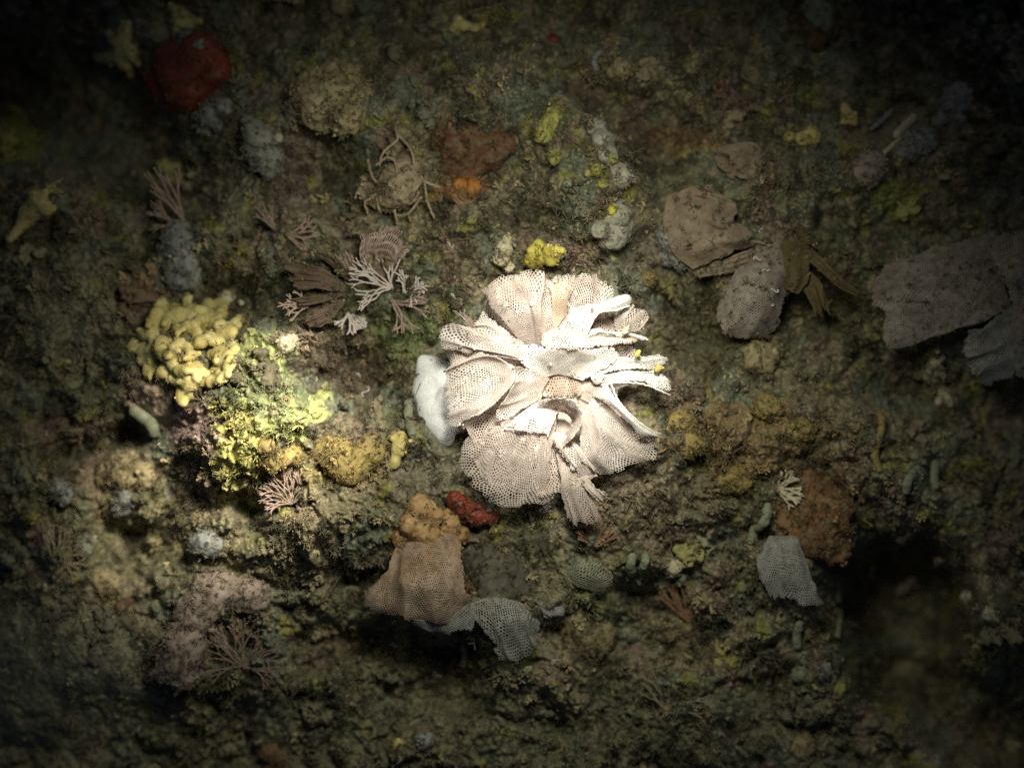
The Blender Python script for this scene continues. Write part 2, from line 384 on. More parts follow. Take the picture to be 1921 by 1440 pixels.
def hgt(x, y):
    fx = np.interp(x, GX, np.arange(len(GX))); fy = np.interp(y, GY, np.arange(len(GY)))
    i = np.clip(np.floor(fx).astype(int), 0, len(GX)-2); j = np.clip(np.floor(fy).astype(int), 0, len(GY)-2)
    a = fx-i; b = fy-j
    return (Hh[j, i]*(1-a)*(1-b) + Hh[j, i+1]*a*(1-b) + Hh[j+1, i]*(1-a)*b + Hh[j+1, i+1]*a*b)
def smooth_h(x, y, r=14):
    o = np.linspace(-r, r, 5); xx, yy = np.meshgrid(x+o, y+o)
    return float(hgt(xx.ravel(), yy.ravel()).mean())
def tone(x, y):
    i = np.clip(np.searchsorted(GX, x), 0, len(GX)-1); j = np.clip(np.searchsorted(GY, y), 0, len(GY)-1)
    return T[j, i]

nyy, nxx = X.shape
idx = np.arange(nyy*nxx).reshape(nyy, nxx)
quads = np.stack([idx[:-1, :-1], idx[1:, :-1], idx[1:, 1:], idx[:-1, 1:]], -1).reshape(-1, 4)
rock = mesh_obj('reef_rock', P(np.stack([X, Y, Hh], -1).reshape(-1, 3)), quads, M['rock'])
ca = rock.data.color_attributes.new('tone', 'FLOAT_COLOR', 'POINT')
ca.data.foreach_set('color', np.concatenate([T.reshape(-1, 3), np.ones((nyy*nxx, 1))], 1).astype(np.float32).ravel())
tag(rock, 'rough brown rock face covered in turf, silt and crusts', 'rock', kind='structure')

# ------------------------------------------------------------------ shape builders
def surface_nets(f):
    ins = f < 0
    nx, ny, nz = f.shape
    c = [(i, j, k) for i in (0, 1) for j in (0, 1) for k in (0, 1)]
    cnt = sum(ins[i:nx-1+i, j:ny-1+j, k:nz-1+k].astype(np.int8) for i, j, k in c)
    act = (cnt > 0) & (cnt < 8)
    ids = np.full(act.shape, -1, np.int64); cells = np.argwhere(act); ids[act] = np.arange(len(cells))
    acc = np.zeros((len(cells), 3)); num = np.zeros(len(cells))
    for a in c:
        for ax in range(3):
            if a[ax]: continue
            b = list(a); b[ax] = 1
            fa = f[cells[:, 0]+a[0], cells[:, 1]+a[1], cells[:, 2]+a[2]]
            fb = f[cells[:, 0]+b[0], cells[:, 1]+b[1], cells[:, 2]+b[2]]
            m = (fa < 0) != (fb < 0)
            t = np.where(m, fa/np.where(m, fa-fb, 1), 0)
            p = cells + np.array(a, float); p[:, ax] += t
            acc[m] += p[m]; num[m] += 1
    v = acc/num[:, None]
    fs = []
    for ax in range(3):
        o1, o2 = [(1, 2), (2, 0), (0, 1)][ax]
        sl0 = [slice(1, -1)]*3; sl0[ax] = slice(0, f.shape[ax]-1)
        sl1 = [slice(1, -1)]*3; sl1[ax] = slice(1, f.shape[ax])
        A = ins[tuple(sl0)]; B = ins[tuple(sl1)]
        e = np.argwhere(A != B)
        if not len(e): continue
        flip = A[tuple(e.T)]
        g = e + 1; g[:, ax] -= 1
        def cid(d1, d2):
            q = g.copy(); q[:, o1] -= d1; q[:, o2] -= d2
            return ids[q[:, 0], q[:, 1], q[:, 2]]
        q = np.stack([cid(1, 1), cid(0, 1), cid(0, 0), cid(1, 0)], -1)
        q[~flip] = q[~flip][:, ::-1]
        fs.append(q)
    fs = np.concatenate(fs); fs = fs[(fs >= 0).all(1)]
    return v, fs
SEED = [100]

def blob_mesh(caps, k=5.0, vox=3.0, nz=((3.0, 14.0),), zs=1.0, absolute=False, carve=(), rough=False):
    """caps: spheres (x,y,h,r) or cones (x,y,h,r,x2,y2,h2,r2); h from the rock surface unless absolute."""
    C = []
    for c in caps:
        c = list(c)
        if len(c) == 4: c = c + c
        if not absolute:
            c[2] += smooth_h(c[0], c[1]); c[6] += smooth_h(c[4], c[5])
        C.append(c)
    C = np.array(C, float)
    pad = 3*vox + 1.4*max(a for a, _ in nz) + 4
    r = np.maximum(C[:, 3], C[:, 7]); rz = r/zs
    lo = np.array([min((C[:, i]-q).min(), (C[:, i+4]-q).min()) for i, q in ((0, r), (1, r), (2, rz))]) - pad
    hi = np.array([max((C[:, i]+q).max(), (C[:, i+4]+q).max()) for i, q in ((0, r), (1, r), (2, rz))]) + pad
    ax = [np.arange(lo[i], hi[i]+vox, vox) for i in range(3)]
    gx, gy, gz = np.meshgrid(*ax, indexing='ij')
    acc = np.zeros(gx.shape)
    def dist(c):
        ab = np.array(c[4:7]) - c[:3]; L2 = max((ab**2).sum(), 1e-9)
        t = np.clip(((gx-c[0])*ab[0] + (gy-c[1])*ab[1] + (gz-c[2])*ab[2])/L2, 0, 1)
        return np.sqrt((gx-c[0]-t*ab[0])**2 + (gy-c[1]-t*ab[1])**2 + (zs*(gz-c[2]-t*ab[2]))**2) - (c[3]*(1-t) + c[7]*t)
    for c in C: acc += np.exp(-np.clip(dist(c)/k, -60, 60))
    f = -k*np.log(np.maximum(acc, 1e-26))
    SEED[0] += 1
    if rough:
        rm = float(np.median(r)); nz = [(a*1.35, s_) for a, s_ in nz] + [(rm*.22, rm*1.3), (rm*.10, rm*.42)]
    for a, s in nz: f = f + a*noise3(gx/s, gy/s, gz/s, SEED[0] % 37)
    for c in carve:
        c = list(c); 
        if len(c) == 4: c = c + c
        if not absolute: c[2] += smooth_h(c[0], c[1]); c[6] += smooth_h(c[4], c[5])
        f = np.maximum(f, -dist(c))
    v, q = surface_nets(f)
    v = np.stack([ax[i][0] + v[:, i]*vox for i in range(3)], -1)
    return v, q[:, ::-1]
def blob(name, caps, mat, label=None, cat=None, group=None, parent=None, epi=.05, **kw):
    rg = mat in ('beige_sponge', 'grey_sponge', 'blue_grey', 'tan_sponge', 'dark_red', 'rust', 'golden', 'lemon', 'tan_stem', 'cream')
    if rg and epi: epi = .085
    v, q = blob_mesh(caps, rough=rg, **kw)
    x, y = caps[0][0], caps[0][1]
    lo_, hi_ = v.min(0), v.max(0); KEEP.append(((lo_[0]+hi_[0])/2, (lo_[1]+hi_[1])/2, max(hi_[0]-lo_[0], hi_[1]-lo_[1])/2 + 16))
    if epi:
        k_ = np.random.default_rng(SEED[0]).random(len(v)) < epi*kw.get('vox', 3.0)**2/9
        EPI.append(np.concatenate([v[k_], np.tile(EPIC.get(mat, (.17, .145, .085)), (int(k_.sum()), 1))], 1))
    org = None if parent else P((x, y, smooth_h(x, y)))
    o = mesh_obj(name, P(v), q, M[mat], parent, origin=org)
    return tag(o, label, cat, group) if parent is None else o

def crom(pts, n):
    """Catmull-Rom through pts (m, ...) resampled to n points, along axis 0, even in arc length."""
    p = np.asarray(pts, float)
    if len(p) == 2:
        t = np.linspace(0, 1, n).reshape((-1,)+(1,)*(p.ndim-1)); return p[0]*(1-t) + p[1]*t
    q = np.concatenate([2*p[:1]-p[1:2], p, 2*p[-1:]-p[-2:-1]])
    def ev(t):
        i = np.clip(np.floor(t).astype(int), 0, len(p)-2); f = (t-i).reshape((-1,)+(1,)*(p.ndim-1))
        a, b, c, d = q[i], q[i+1], q[i+2], q[i+3]
        return .5*(2*b + (c-a)*f + (2*a-5*b+4*c-d)*f**2 + (3*b-a-3*c+d)*f**3)
    t = np.linspace(0, len(p)-1, 20*(len(p)-1)+1); e = ev(t)
    d = np.sqrt((np.diff(e, axis=0)**2).reshape(len(t)-1, -1).sum(1)); cum = np.concatenate([[0], np.cumsum(d)])
    return ev(np.interp(np.linspace(0, cum[-1], n), cum, t))
def loft_grid(profiles, nu=90, nv=90, wave=0, wl=50, h0=0.0, flute=None, rag=0.0):
    pr = np.stack([crom(p, 24) for p in profiles])
    g = crom(pr, nu)                                   # nu x 24 x 3
    g = np.swapaxes(crom(np.swapaxes(g, 0, 1), nv), 0, 1)
    g = g.copy(); g[..., 2] += h0
    if rag:
        SEED[0] += 1
        q = np.arange(nu)/nu
        f = 1 - rag*np.clip(.35 + .9*noise2(q*3.0, q*0, SEED[0] % 41) + .3*noise2(q*7, q*0, SEED[0] % 37), 0, 1)
        for k in range(nu):
            tv = np.linspace(0, f[k], nv)*(nv-1); g[k] = np.stack([np.interp(tv, np.arange(nv), g[k, :, c]) for c in range(3)], -1)
        q = np.arange(nv)/nv
        lo_ = rag*.5*np.clip(.2 + noise2(q*5, q*0, SEED[0] % 33), 0, 1)*q; hi_ = 1 - rag*.5*np.clip(.2 + noise2(q*5, q*0, SEED[0] % 29 + 9), 0, 1)*q
        for k in range(nv):
            tu_ = np.linspace(lo_[k], hi_[k], nu)*(nu-1); g[:, k] = np.stack([np.interp(tu_, np.arange(nu), g[:, k, c]) for c in range(3)], -1)
    if flute:
        nf, fa = flute; uu = np.linspace(0, 1, nu)[:, None]; vv = np.linspace(0, 1, nv)[None, :]
        ph = 6.283*(nf*uu + .35*noise2(uu*3, vv*1.5, SEED[0] % 30)) + SEED[0]
        a_ = fa*vv**1.3*(.7 + .6*noise2(uu*2.3, vv*0, SEED[0] % 23))
        g[..., 2] += a_*np.sin(ph)
        tu = np.gradient(g[..., :2], axis=0); tu /= np.linalg.norm(tu, axis=-1)[..., None] + 1e-6
        g[..., :2] += tu*(a_*.45*np.cos(ph))[..., None]
    if wave:
        SEED[0] += 1; s = SEED[0] % 50
        amp = wave*np.linspace(.2, 1, nv)[None, :]
        g[..., 2] += amp*noise2(g[..., 0]/wl, g[..., 1]/wl, s)
        g[..., 0] += .35*amp*noise2(g[..., 0]/wl, g[..., 1]/wl, s+3)
        g[..., 1] += .35*amp*noise2(g[..., 0]/wl, g[..., 1]/wl, s+6)
    return g
def samp(g, u, v):
    nu, nv = g.shape[:2]
    fu = np.clip(u, 0, 1)*(nu-1); fv = np.clip(v, 0, 1)*(nv-1)
    i = np.minimum(fu.astype(int), nu-2); j = np.minimum(fv.astype(int), nv-2)
    a = (fu-i)[:, None]; b = (fv-j)[:, None]
    return g[i, j]*(1-a)*(1-b) + g[i+1, j]*a*(1-b) + g[i, j+1]*(1-a)*b + g[i+1, j+1]*a*b
def solidify(o, t):
    m = o.modifiers.new('thickness', 'SOLIDIFY'); m.thickness = t*S; m.offset = 0
    return o
HEX = np.array([(0, .5), (.5, .25), (.5, -.25), (0, -.5), (-.5, -.25), (-.5, .25)])
def lace(name, profiles, mat, parent=None, cw=4.6, ch=7.1, hole=0.70, thick=1.3, wave=6, wl=45, h0=0.0, ragged=.35, label=None, bites=.55, flute=(3, 7), rag=.14):
    """A thin perforated sheet: hexagonal meshwork with an open pore in every cell."""
    g = loft_grid(profiles, wave=wave, wl=wl, h0=h0, flute=flute, rag=rag)
    du = np.linalg.norm(np.diff(g, axis=0), axis=-1).sum(0); dv = np.linalg.norm(np.diff(g, axis=1), axis=-1).sum(1)
    W = max(4, int(round(np.percentile(du, 75)/cw))); R = max(4, int(round(np.percentile(dv, 75)/(ch*.75))))
    j, i = np.meshgrid(np.arange(R+1), np.arange(W+1), indexing='ij'); i = i.ravel(); j = j.ravel()
    a = i + .5*(j % 2); b = j*.75
    r_ = np.random.default_rng(SEED[0]); SEED[0] += 1
    keep = np.ones(len(a), bool)
    u0 = a/(W+.5); v0 = b/(R*.75)
    edge = np.minimum(np.minimum(u0, 1-u0)*W, (1-v0)*R)
    rag = bites*(.5 + .9*noise2(u0*W/7.0, v0*R/7.0, SEED[0] % 40))*5
    keep &= edge >= np.clip(rag, 0, 6)*(edge < 6) - .01
    keep &= ~((edge < 1.2) & (r_.random(len(a)) < ragged))
    a = a[keep]; b = b[keep]; n = len(a)
    ka = np.rint((a[:, None] + HEX[None, :, 0])*2).astype(np.int64); kb = np.rint((b[:, None] + HEX[None, :, 1])*4).astype(np.int64)
    key = (ka+10)*100000 + (kb+10)
    uq, first, inv = np.unique(key.ravel(), return_index=True, return_inverse=True)
    jit = (r_.random((len(uq), 2))-.5)*np.array([.16, .10])
    oa = ka.ravel()[first]/2 + jit[:, 0]; ob = kb.ravel()[first]/4 + jit[:, 1]
    hs = np.clip(hole*(1 + .30*noise2(a/5.0, b/5.0, SEED[0] % 27)) + .07*r_.normal(size=n), .22, .80)
    hs[r_.random(n) < .05] = .22
    ia = a[:, None] + HEX[None, :, 0]*hs[:, None]*.86; ib = b[:, None] + HEX[None, :, 1]*hs[:, None]*1.10
    A = np.concatenate([oa, ia.ravel()]); B = np.concatenate([ob, ib.ravel()])
    wa = .9*noise2(A/6, B/6, SEED[0] % 31); wb = .8*noise2(A/6, B/6, SEED[0] % 29 + 40)
    v = samp(g, (A + wa)/(W+.5), (B + wb)/(R*.75))
    outer = inv.reshape(n, 6); inner = len(uq) + np.arange(n*6).reshape(n, 6)
    q = np.concatenate([np.stack([outer[:, k], outer[:, (k+1) % 6], inner[:, (k+1) % 6], inner[:, k]], -1) for k in range(6)])
    o = mesh_obj(name, P(v), q, M[mat], parent, origin=None if parent else P(v).mean(0))
    solidify(o, thick)
    if label: o['label'] = label
    return o
def sheet(name, profiles, mat, parent=None, thick=3, wave=6, wl=40, h0=0.0, nu=60, nv=60, label=None, rag=.28, flute=(3, 5)):
    g = loft_grid(profiles, nu, nv, wave, wl, h0, flute, rag)
    SEED[0] += 1
    k = np.arange(nu*nv).reshape(nu, nv)
    q = np.stack([k[:-1, :-1], k[1:, :-1], k[1:, 1:], k[:-1, 1:]], -1).reshape(-1, 4)
    v = g.reshape(-1, 3)
    o = mesh_obj(name, P(v), q, M[mat], parent, origin=None if parent else P(v).mean(0))
    solidify(o, thick)
    if label: o['label'] = label
    return o
def tube_arrays(pts, rad, sides=6):
    p = np.asarray(pts, float); rad = np.broadcast_to(np.asarray(rad, float), (len(p),))
    t = np.gradient(p, axis=0); t /= np.linalg.norm(t, axis=1)[:, None] + 1e-9
    ref = np.array([.31, .17, .93]); ref = ref/np.linalg.norm(ref)
    n1 = np.cross(t, ref); n1 /= np.linalg.norm(n1, axis=1)[:, None] + 1e-9
    n2 = np.cross(t, n1)
    th = np.linspace(0, 2*np.pi, sides, False)
    ring = p[:, None] + rad[:, None, None]*(np.cos(th)[None, :, None]*n1[:, None] + np.sin(th)[None, :, None]*n2[:, None])
    v = ring.reshape(-1, 3); m = len(p); fs = []
    k = np.arange(m*sides).reshape(m, sides)
    q = np.stack([k[:-1], k[1:], np.roll(k[1:], -1, 1), np.roll(k[:-1], -1, 1)], -1).reshape(-1, 4)
    ends = np.array([p[0], p[-1]]); v = np.concatenate([v, ends]); a, b = m*sides, m*sides+1
    c0 = np.stack([np.full(sides, a), k[0], np.roll(k[0], -1), np.roll(k[0], -1)], -1)
    return v, q, (a, b, k)
def tubes_mesh(list_, sides=6):
    V = []; Q = []; off = 0
    for pts, rad in list_:
        p = np.asarray(pts, float); rad = np.broadcast_to(np.asarray(rad, float), (len(p),)).copy()
        # rounded ends: shrink a duplicate of the end ring
        d0 = (p[0]-p[1]); d0 /= np.linalg.norm(d0)+1e-9; d1 = (p[-1]-p[-2]); d1 /= np.linalg.norm(d1)+1e-9
        p = np.concatenate([[p[0]+d0*rad[0]*.7], p, [p[-1]+d1*rad[-1]*.7]]); rad = np.concatenate([[rad[0]*.25], rad, [rad[-1]*.25]])
        v, q, _ = tube_arrays(p, rad, sides)
        V.append(v[:-2]); Q.append(q+off); off += len(v)-2
    return np.concatenate(V), np.concatenate(Q)
def tubes(name, list_, mat, parent=None, sides=6, origin=None):
    v, q = tubes_mesh(list_, sides)
    return mesh_obj(name, P(v), q, M[mat], parent, origin=origin)

def grow(r_, start, ang, length, lev, r0, rise, out, fork=.42, jit=.12, flat=1.0):
    n = 5
    pts = [np.array(start, float)]; a = ang
    for i in range(n):
        a += r_.normal()*jit
        st = length/n
        pts.append(pts[-1] + np.array([math.cos(a)*st, -math.sin(a)*st, rise*st + r_.normal()*st*.12*flat]))
    out.append((np.array(pts), np.linspace(r0, r0*.86, n+1)))
    if lev > 0:
        for sgn in (-1, 1):
            grow(r_, pts[-1], a + sgn*fork*(.75+.5*r_.random()), length*(.66+.26*r_.random()), lev-1, r0*.84, rise*.9, out, fork*.92, jit, flat)
def fan(name, base, ang, spread, length, limbs, lev, r0, mat, label, cat='coral', group=None, rise=.45, hoff=4, seed=1, fork=.40, jit=.10, sides=5, stalk=True):
    """Branching fan: every main limb is a part."""
    x, y = base; h = smooth_h(x, y) + hoff
    t = thing(name, (x, y, h), label, cat, group)
    r_ = np.random.default_rng(seed)
    for i in range(limbs):
        f = (i+.5)/limbs - .5
        out = []
        a = math.radians(ang + f*spread)
        L = length*(1 - .35*abs(f)*2*(.5+r_.random()*.5))
        grow(r_, (x + math.cos(a)*2, y - math.sin(a)*2, h - 2), a, L*.35, lev, r0, rise*(.8+.4*r_.random()), out, fork, jit)
        tubes('limb', [(crom(p_, 9), np.interp(np.linspace(0, 1, 9), np.linspace(0, 1, len(r__)), r__)*(.72 + .7*r_.random(9))) for p_, r__ in out], mat, t, sides)
    if stalk:
        tubes('holdfast', [(np.array([(x, y, h-14), (x, y, h-4), (x+1, y, h+3)]), np.array([r0*2.2, r0*1.7, r0*1.2]))], mat, t, 7)
    return t

def grown(ob, f):
    w_ = np.array([v.co for v in ob.data.vertices]) + np.array(ob.parent.location)
    w_ = w_[np.random.default_rng(len(w_)).random(len(w_)) < f]
    h = w_[:, 2]/S; k = (D-h)/D
    e_ = np.stack([w_[:, 0]/S/k + CX, -w_[:, 1]/S/k + CY, h + 1], -1)
    EPI.append(np.concatenate([e_, np.tile((.17, .145, .085), (len(e_), 1))], 1))
def z1(x, y, h): return (740 + x/3.4286, 460 + y/3.4286, h)
def z2(x, y, h): return (640 + x/3.0, 780 + y/3.0, h)
def Z(pr): return [[z1(*p) for p in q] for q in pr]

# ------------------------------------------------------------------ the white lace colony
h0 = COLONY_H
colony = thing('lace_bryozoan', (1030, 720, h0), 'large ruffled white lace colony in the bright torch beam', 'bryozoan')
def F(pr, mat, lab=None, **kw):
    kw.setdefault('rag', .05); kw.setdefault('bites', .35); kw.setdefault('flute', (3, 10))
    kw['hole'] = max(.54, kw.get('hole', .6) + .02)
    return lace('frond', Z(pr), mat, colony, h0=h0, label=lab, **kw)
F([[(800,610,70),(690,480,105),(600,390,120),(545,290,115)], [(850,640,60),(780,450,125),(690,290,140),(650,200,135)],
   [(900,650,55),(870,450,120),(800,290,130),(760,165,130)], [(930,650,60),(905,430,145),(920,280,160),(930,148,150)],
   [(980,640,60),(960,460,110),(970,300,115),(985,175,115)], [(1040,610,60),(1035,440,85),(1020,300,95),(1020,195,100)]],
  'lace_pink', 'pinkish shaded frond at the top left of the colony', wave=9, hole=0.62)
F([[(1020,560,70),(1000,380,105),(985,230,118)], [(1050,520,75),(1040,350,125),(1040,215,132)], [(1080,480,75),(1090,340,128),(1110,215,132)], [(1110,450,70),(1130,350,105),(1160,290,110)]],
  'lace_orange', 'orange folded frond near the top', wave=4, hole=.55, flute=(1, 6))
F([[(1040,640,50),(1030,480,75),(1030,300,85),(1015,195,85)], [(1100,620,50),(1090,450,70),(1080,300,90),(1120,165,100)],
   [(1150,610,50),(1170,450,65),(1200,300,90),(1220,155,105)], [(1190,600,50),(1240,450,75),(1290,310,100),(1310,165,110)],
   [(1220,580,55),(1280,450,90),(1350,360,110),(1400,240,110)], [(1230,560,60),(1290,460,100),(1370,410,120),(1435,330,110)]],
  'lace_cream', wave=7, hole=0.72)
F([[(1080,430,60),(1130,520,70),(1190,600,60)], [(1230,385,95),(1250,450,85),(1270,530,85)], [(1330,375,120),(1310,410,118),(1305,450,110)],
   [(1420,335,128),(1420,375,140),(1425,418,125)], [(1490,318,125),(1500,350,135),(1510,388,120)], [(1525,328,115),(1532,345,118),(1530,365,112)]],
  'lace_white', 'white curled tongue of the colony', wave=3, hole=.46, ch=7, ragged=.2, bites=.15, thick=1.8, flute=(1, 3))
F([[(1190,595,60),(1230,560,85),(1270,530,95)], [(1260,605,70),(1300,570,95),(1320,535,110)], [(1330,600,80),(1360,575,110),(1380,550,118)], [(1420,590,90),(1430,570,110),(1440,550,112)]],
  'lace_white', wave=3, hole=.46, ragged=.2, bites=.15, thick=1.8, flute=(1, 3))
F([[(1420,545,60),(1415,480,80),(1440,420,90),(1500,400,95)], [(1450,560,70),(1490,480,100),(1540,410,110),(1580,365,110)],
   [(1490,560,80),(1560,510,110),(1600,450,120),(1640,410,115)], [(1510,560,85),(1570,560,110),(1610,540,110),(1635,480,110)]],
  'lace_cream', wave=5, hole=0.70)
F([[(930,520,56),(935,590,92),(930,640,104),(925,670,94)], [(1080,510,56),(1085,580,100),(1090,640,118),(1090,680,108)], [(1200,540,56),(1225,600,100),(1240,640,120),(1245,672,112)],
   [(1340,560,68),(1365,595,104),(1380,630,118),(1390,655,112)], [(1480,555,72),(1500,585,96),(1505,612,104),(1510,632,100)], [(1600,580,80),(1615,588,88),(1628,598,89),(1635,606,88)]],
  'lace_cream', 'overhanging lip across the middle', wave=3, hole=.55, bites=.2, flute=(4, 5))
F([[(950,860,28),(860,800,68),(800,720,93),(770,620,103)], [(1000,840,18),(940,760,68),(910,690,98),(900,630,113)],
   [(1050,830,8),(1060,750,58),(1080,690,98),(1090,650,118)], [(1110,840,8),(1180,760,58),(1230,700,98),(1240,650,118)],
   [(1180,860,18),(1280,780,63),(1370,710,93),(1400,650,113)], [(1210,870,28),(1330,810,68),(1430,750,88),(1480,690,98)]],
  'lace_white', 'dazzling white middle frond', wave=5, hole=0.52, bites=.2)
F([[(1250,790,50),(1400,720,90),(1560,710,110),(1700,690,120)], [(1260,830,50),(1420,760,80),(1600,755,100),(1780,735,110)],
   [(1270,870,50),(1430,810,80),(1560,800,95),(1700,810,100)]], 'lace_white', 'forked arm reaching right', wave=5, hole=.6, flute=(1, 5))
F([[(1270,860,50),(1430,810,85),(1600,810,100),(1700,790,105)], [(1280,880,45),(1450,850,95),(1650,850,110),(1815,915,110)],
   [(1300,900,40),(1450,880,105),(1600,890,115),(1775,965,110)]], 'lace_white', wave=4, hole=.6, flute=(1, 5))
F([[(860,650,80),(750,560,100),(650,470,90),(560,400,80)], [(880,690,70),(720,610,100),(600,530,95),(480,520,90)],
   [(900,720,70),(700,650,105),(500,590,95),(350,505,95)], [(930,760,60),(700,690,100),(480,650,90),(250,590,90)],
   [(950,800,50),(720,720,85),(500,690,75),(290,700,80)]], 'lace_cream', wave=7, hole=0.66)
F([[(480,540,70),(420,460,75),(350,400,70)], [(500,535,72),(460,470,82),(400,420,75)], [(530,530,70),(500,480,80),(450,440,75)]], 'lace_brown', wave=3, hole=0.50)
F([[(760,770,100),(640,700,110),(540,690,105),(380,740,88)], [(775,800,110),(640,760,80),(480,770,82),(300,840,90)],
   [(780,840,115),(640,870,70),(480,900,80),(300,960,92)], [(750,900,115),(620,960,80),(470,1010,88),(325,1060,94)],
   [(690,970,115),(590,1040,95),(480,1090,95),(320,1160,95)], [(620,1040,110),(560,1080,100),(500,1110,100),(400,1180,95)]],
  'lace_cream', 'spoon-shaped frond lying on the white sponge', wave=4, hole=0.64, cw=4.4, ch=6.8)
F([[(1000,850,20),(900,800,60),(800,770,90),(740,760,105)], [(990,870,20),(890,860,55),(820,850,80),(770,850,110)],
   [(960,920,20),(860,940,50),(780,950,75),(720,950,110)], [(940,970,20),(830,1010,45),(740,1040,60),(650,1060,90)],
   [(920,1000,20),(810,1070,50),(730,1120,60),(640,1140,70)]], 'lace_cream', wave=4, hole=0.60)
lace('frond', [[(1011,752,30),(967,775,60),(915,798,60),(855,822,45)], [(1016,752,30),(980,790,70),(930,840,60),(862,870,40)],
   [(1022,755,30),(990,810,75),(945,880,55),(880,925,35)], [(1030,760,30),(1005,830,80),(975,900,60),(935,962,35)],
   [(1040,765,30),(1025,840,80),(1010,910,65),(990,968,40)], [(1050,775,30),(1040,840,70),(1035,900,65),(1045,960,45)]],
   'lace_pink', colony, h0=h0, label='wide pinkish frond at the bottom left', wave=7, hole=0.66)
F([[(930,1000,60),(800,1080,85),(690,1190,80)], [(980,990,70),(880,1090,100),(780,1190,95)], [(1020,1010,75),(960,1110,100),(890,1220,95)], [(1060,1080,70),(1030,1150,90),(990,1240,80)]],
  'lace_white', wave=4, hole=0.58)
F([[(960,1120,40),(920,1060,90),(900,1000,120)], [(1010,1085,40),(990,1030,100),(1000,978,140)], [(1060,1070,40),(1075,1020,110),(1100,972,150)],
   [(1110,1085,40),(1140,1050,110),(1180,1010,150)], [(1140,1125,40),(1180,1100,110),(1215,1080,150)], [(1130,1175,40),(1170,1160,105),(1200,1165,140)],
   [(1100,1230,40),(1130,1220,90),(1150,1235,130)], [(1060,1280,40),(1070,1280,80),(1085,1300,110)]],
  'lace_cream', 'scrolled frond around a dark hole', wave=2, hole=0.60, bites=.2)
F([[(1290,950,40),(1400,1050,90),(1530,1150,120),(1640,1240,110)], [(1270,980,40),(1400,1120,70),(1540,1230,80),(1700,1250,100)],
   [(1260,1010,50),(1370,1170,90),(1500,1290,80),(1690,1380,90)], [(1240,1030,60),(1340,1190,120),(1420,1310,100),(1560,1430,80)],
   [(1220,1060,70),(1290,1220,95),(1330,1340,110),(1400,1480,80)], [(1200,1100,90),(1240,1250,80),(1250,1370,100),(1290,1480,70)],
   [(1190,1150,100),(1190,1280,80),(1170,1400,85),(1130,1490,60)]], 'lace_cream', 'fluted frond at the lower right', wave=6, hole=0.70)
F([[(1360,880,90),(1310,920,80),(1250,960,50)], [(1430,1000,122),(1415,1015,125),(1390,1035,105)], [(1540,1110,137),(1525,1122,138),(1505,1140,118)],
   [(1640,1180,132),(1610,1200,132),(1580,1228,112)], [(1715,1215,125),(1705,1230,125),(1690,1242,112)]], 'lace_white', 'white spine-like edge running down right', wave=3, hole=.40, ch=7, ragged=.3, bites=.2, thick=2.2, flute=(1, 3))
F([[(920,855,6),(920,910,8),(905,970,12)], [(1100,840,-2),(1100,905,2),(1100,985,8)], [(1360,875,28),(1300,920,20),(1250,975,20)]], 'lace_brown', 'brown sunken heart of the colony', wave=2, hole=0.31, bites=.1)  # brown stripe; its dark tone also carries the shade of the cavity
lace('frond', [[(1040,845,50),(1045,890,60),(1050,930,55),(1060,985,40)], [(1070,870,60),(1075,910,75),(1085,950,65),(1100,1000,45)], [(1100,880,60),(1110,920,70),(1125,950,65),(1140,990,45)]],
     'lace_pink', colony, h0=h0, label='thin frond hanging at the bottom', wave=6, hole=0.55)
lace('frond', [[(1078,895,60),(1100,920,85),(1130,955,80)], [(1088,890,65),(1112,918,90),(1142,942,84)], [(1098,885,65),(1120,912,85),(1148,930,80)]], 'lace_pink', colony, h0=h0, wave=2, hole=0.36)
lace('frond', [[(1030,820,60),(1050,850,85),(1075,890,85)], [(1050,810,70),(1075,840,95),(1100,885,90)], [(1080,830,70),(1100,850,90),(1125,890,80)]], 'lace_cream', colony, h0=h0, wave=6, hole=0.50, ragged=.6)
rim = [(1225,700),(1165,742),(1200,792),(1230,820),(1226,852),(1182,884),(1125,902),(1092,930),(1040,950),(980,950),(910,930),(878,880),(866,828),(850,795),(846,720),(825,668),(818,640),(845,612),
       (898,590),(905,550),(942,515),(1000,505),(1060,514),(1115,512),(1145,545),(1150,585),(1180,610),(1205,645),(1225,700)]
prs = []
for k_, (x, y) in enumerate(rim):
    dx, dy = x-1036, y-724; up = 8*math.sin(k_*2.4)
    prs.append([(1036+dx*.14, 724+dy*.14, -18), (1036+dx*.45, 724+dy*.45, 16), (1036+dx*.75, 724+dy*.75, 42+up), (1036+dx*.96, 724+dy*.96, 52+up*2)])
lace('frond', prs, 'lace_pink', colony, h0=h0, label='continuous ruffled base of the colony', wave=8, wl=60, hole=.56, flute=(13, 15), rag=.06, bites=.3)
# pale thickened edges
r_ = np.random.default_rng(5)
for pts in ([(1220,600,95),(1262,520,112),(1290,462,122),(1330,425,128),(1420,418,130),(1510,388,124)], [(1220,600,98),(1300,555,112),(1370,560,118),(1450,570,116),(1540,575,114),(1632,604,112)],
            [(1400,905,100),(1440,1000,126),(1545,1112,140),(1640,1182,134),(1715,1216,126)], [(1330,900,90),(1460,880,108),(1600,892,118),(1700,930,116),(1775,965,112)],
            ):
    c = crom(np.array([z1(*p) for p in pts]), 46); c[:, 2] += h0 + 1
    c += r_.normal(size=c.shape)*.5
    own = min((o for o in colony.children if o.name.startswith('frond')), key=lambda o: (np.array([q.co for q in o.data.vertices][::7]) - (P(c[len(c)//2]) - np.array(colony['_o'])) ).__pow__(2).sum(1).min())
    own['_o'] = list(colony['_o'])
    tubes('rim', [(c, 1.2 + .9*r_.random(len(c)))], 'lace_white', own, 6)
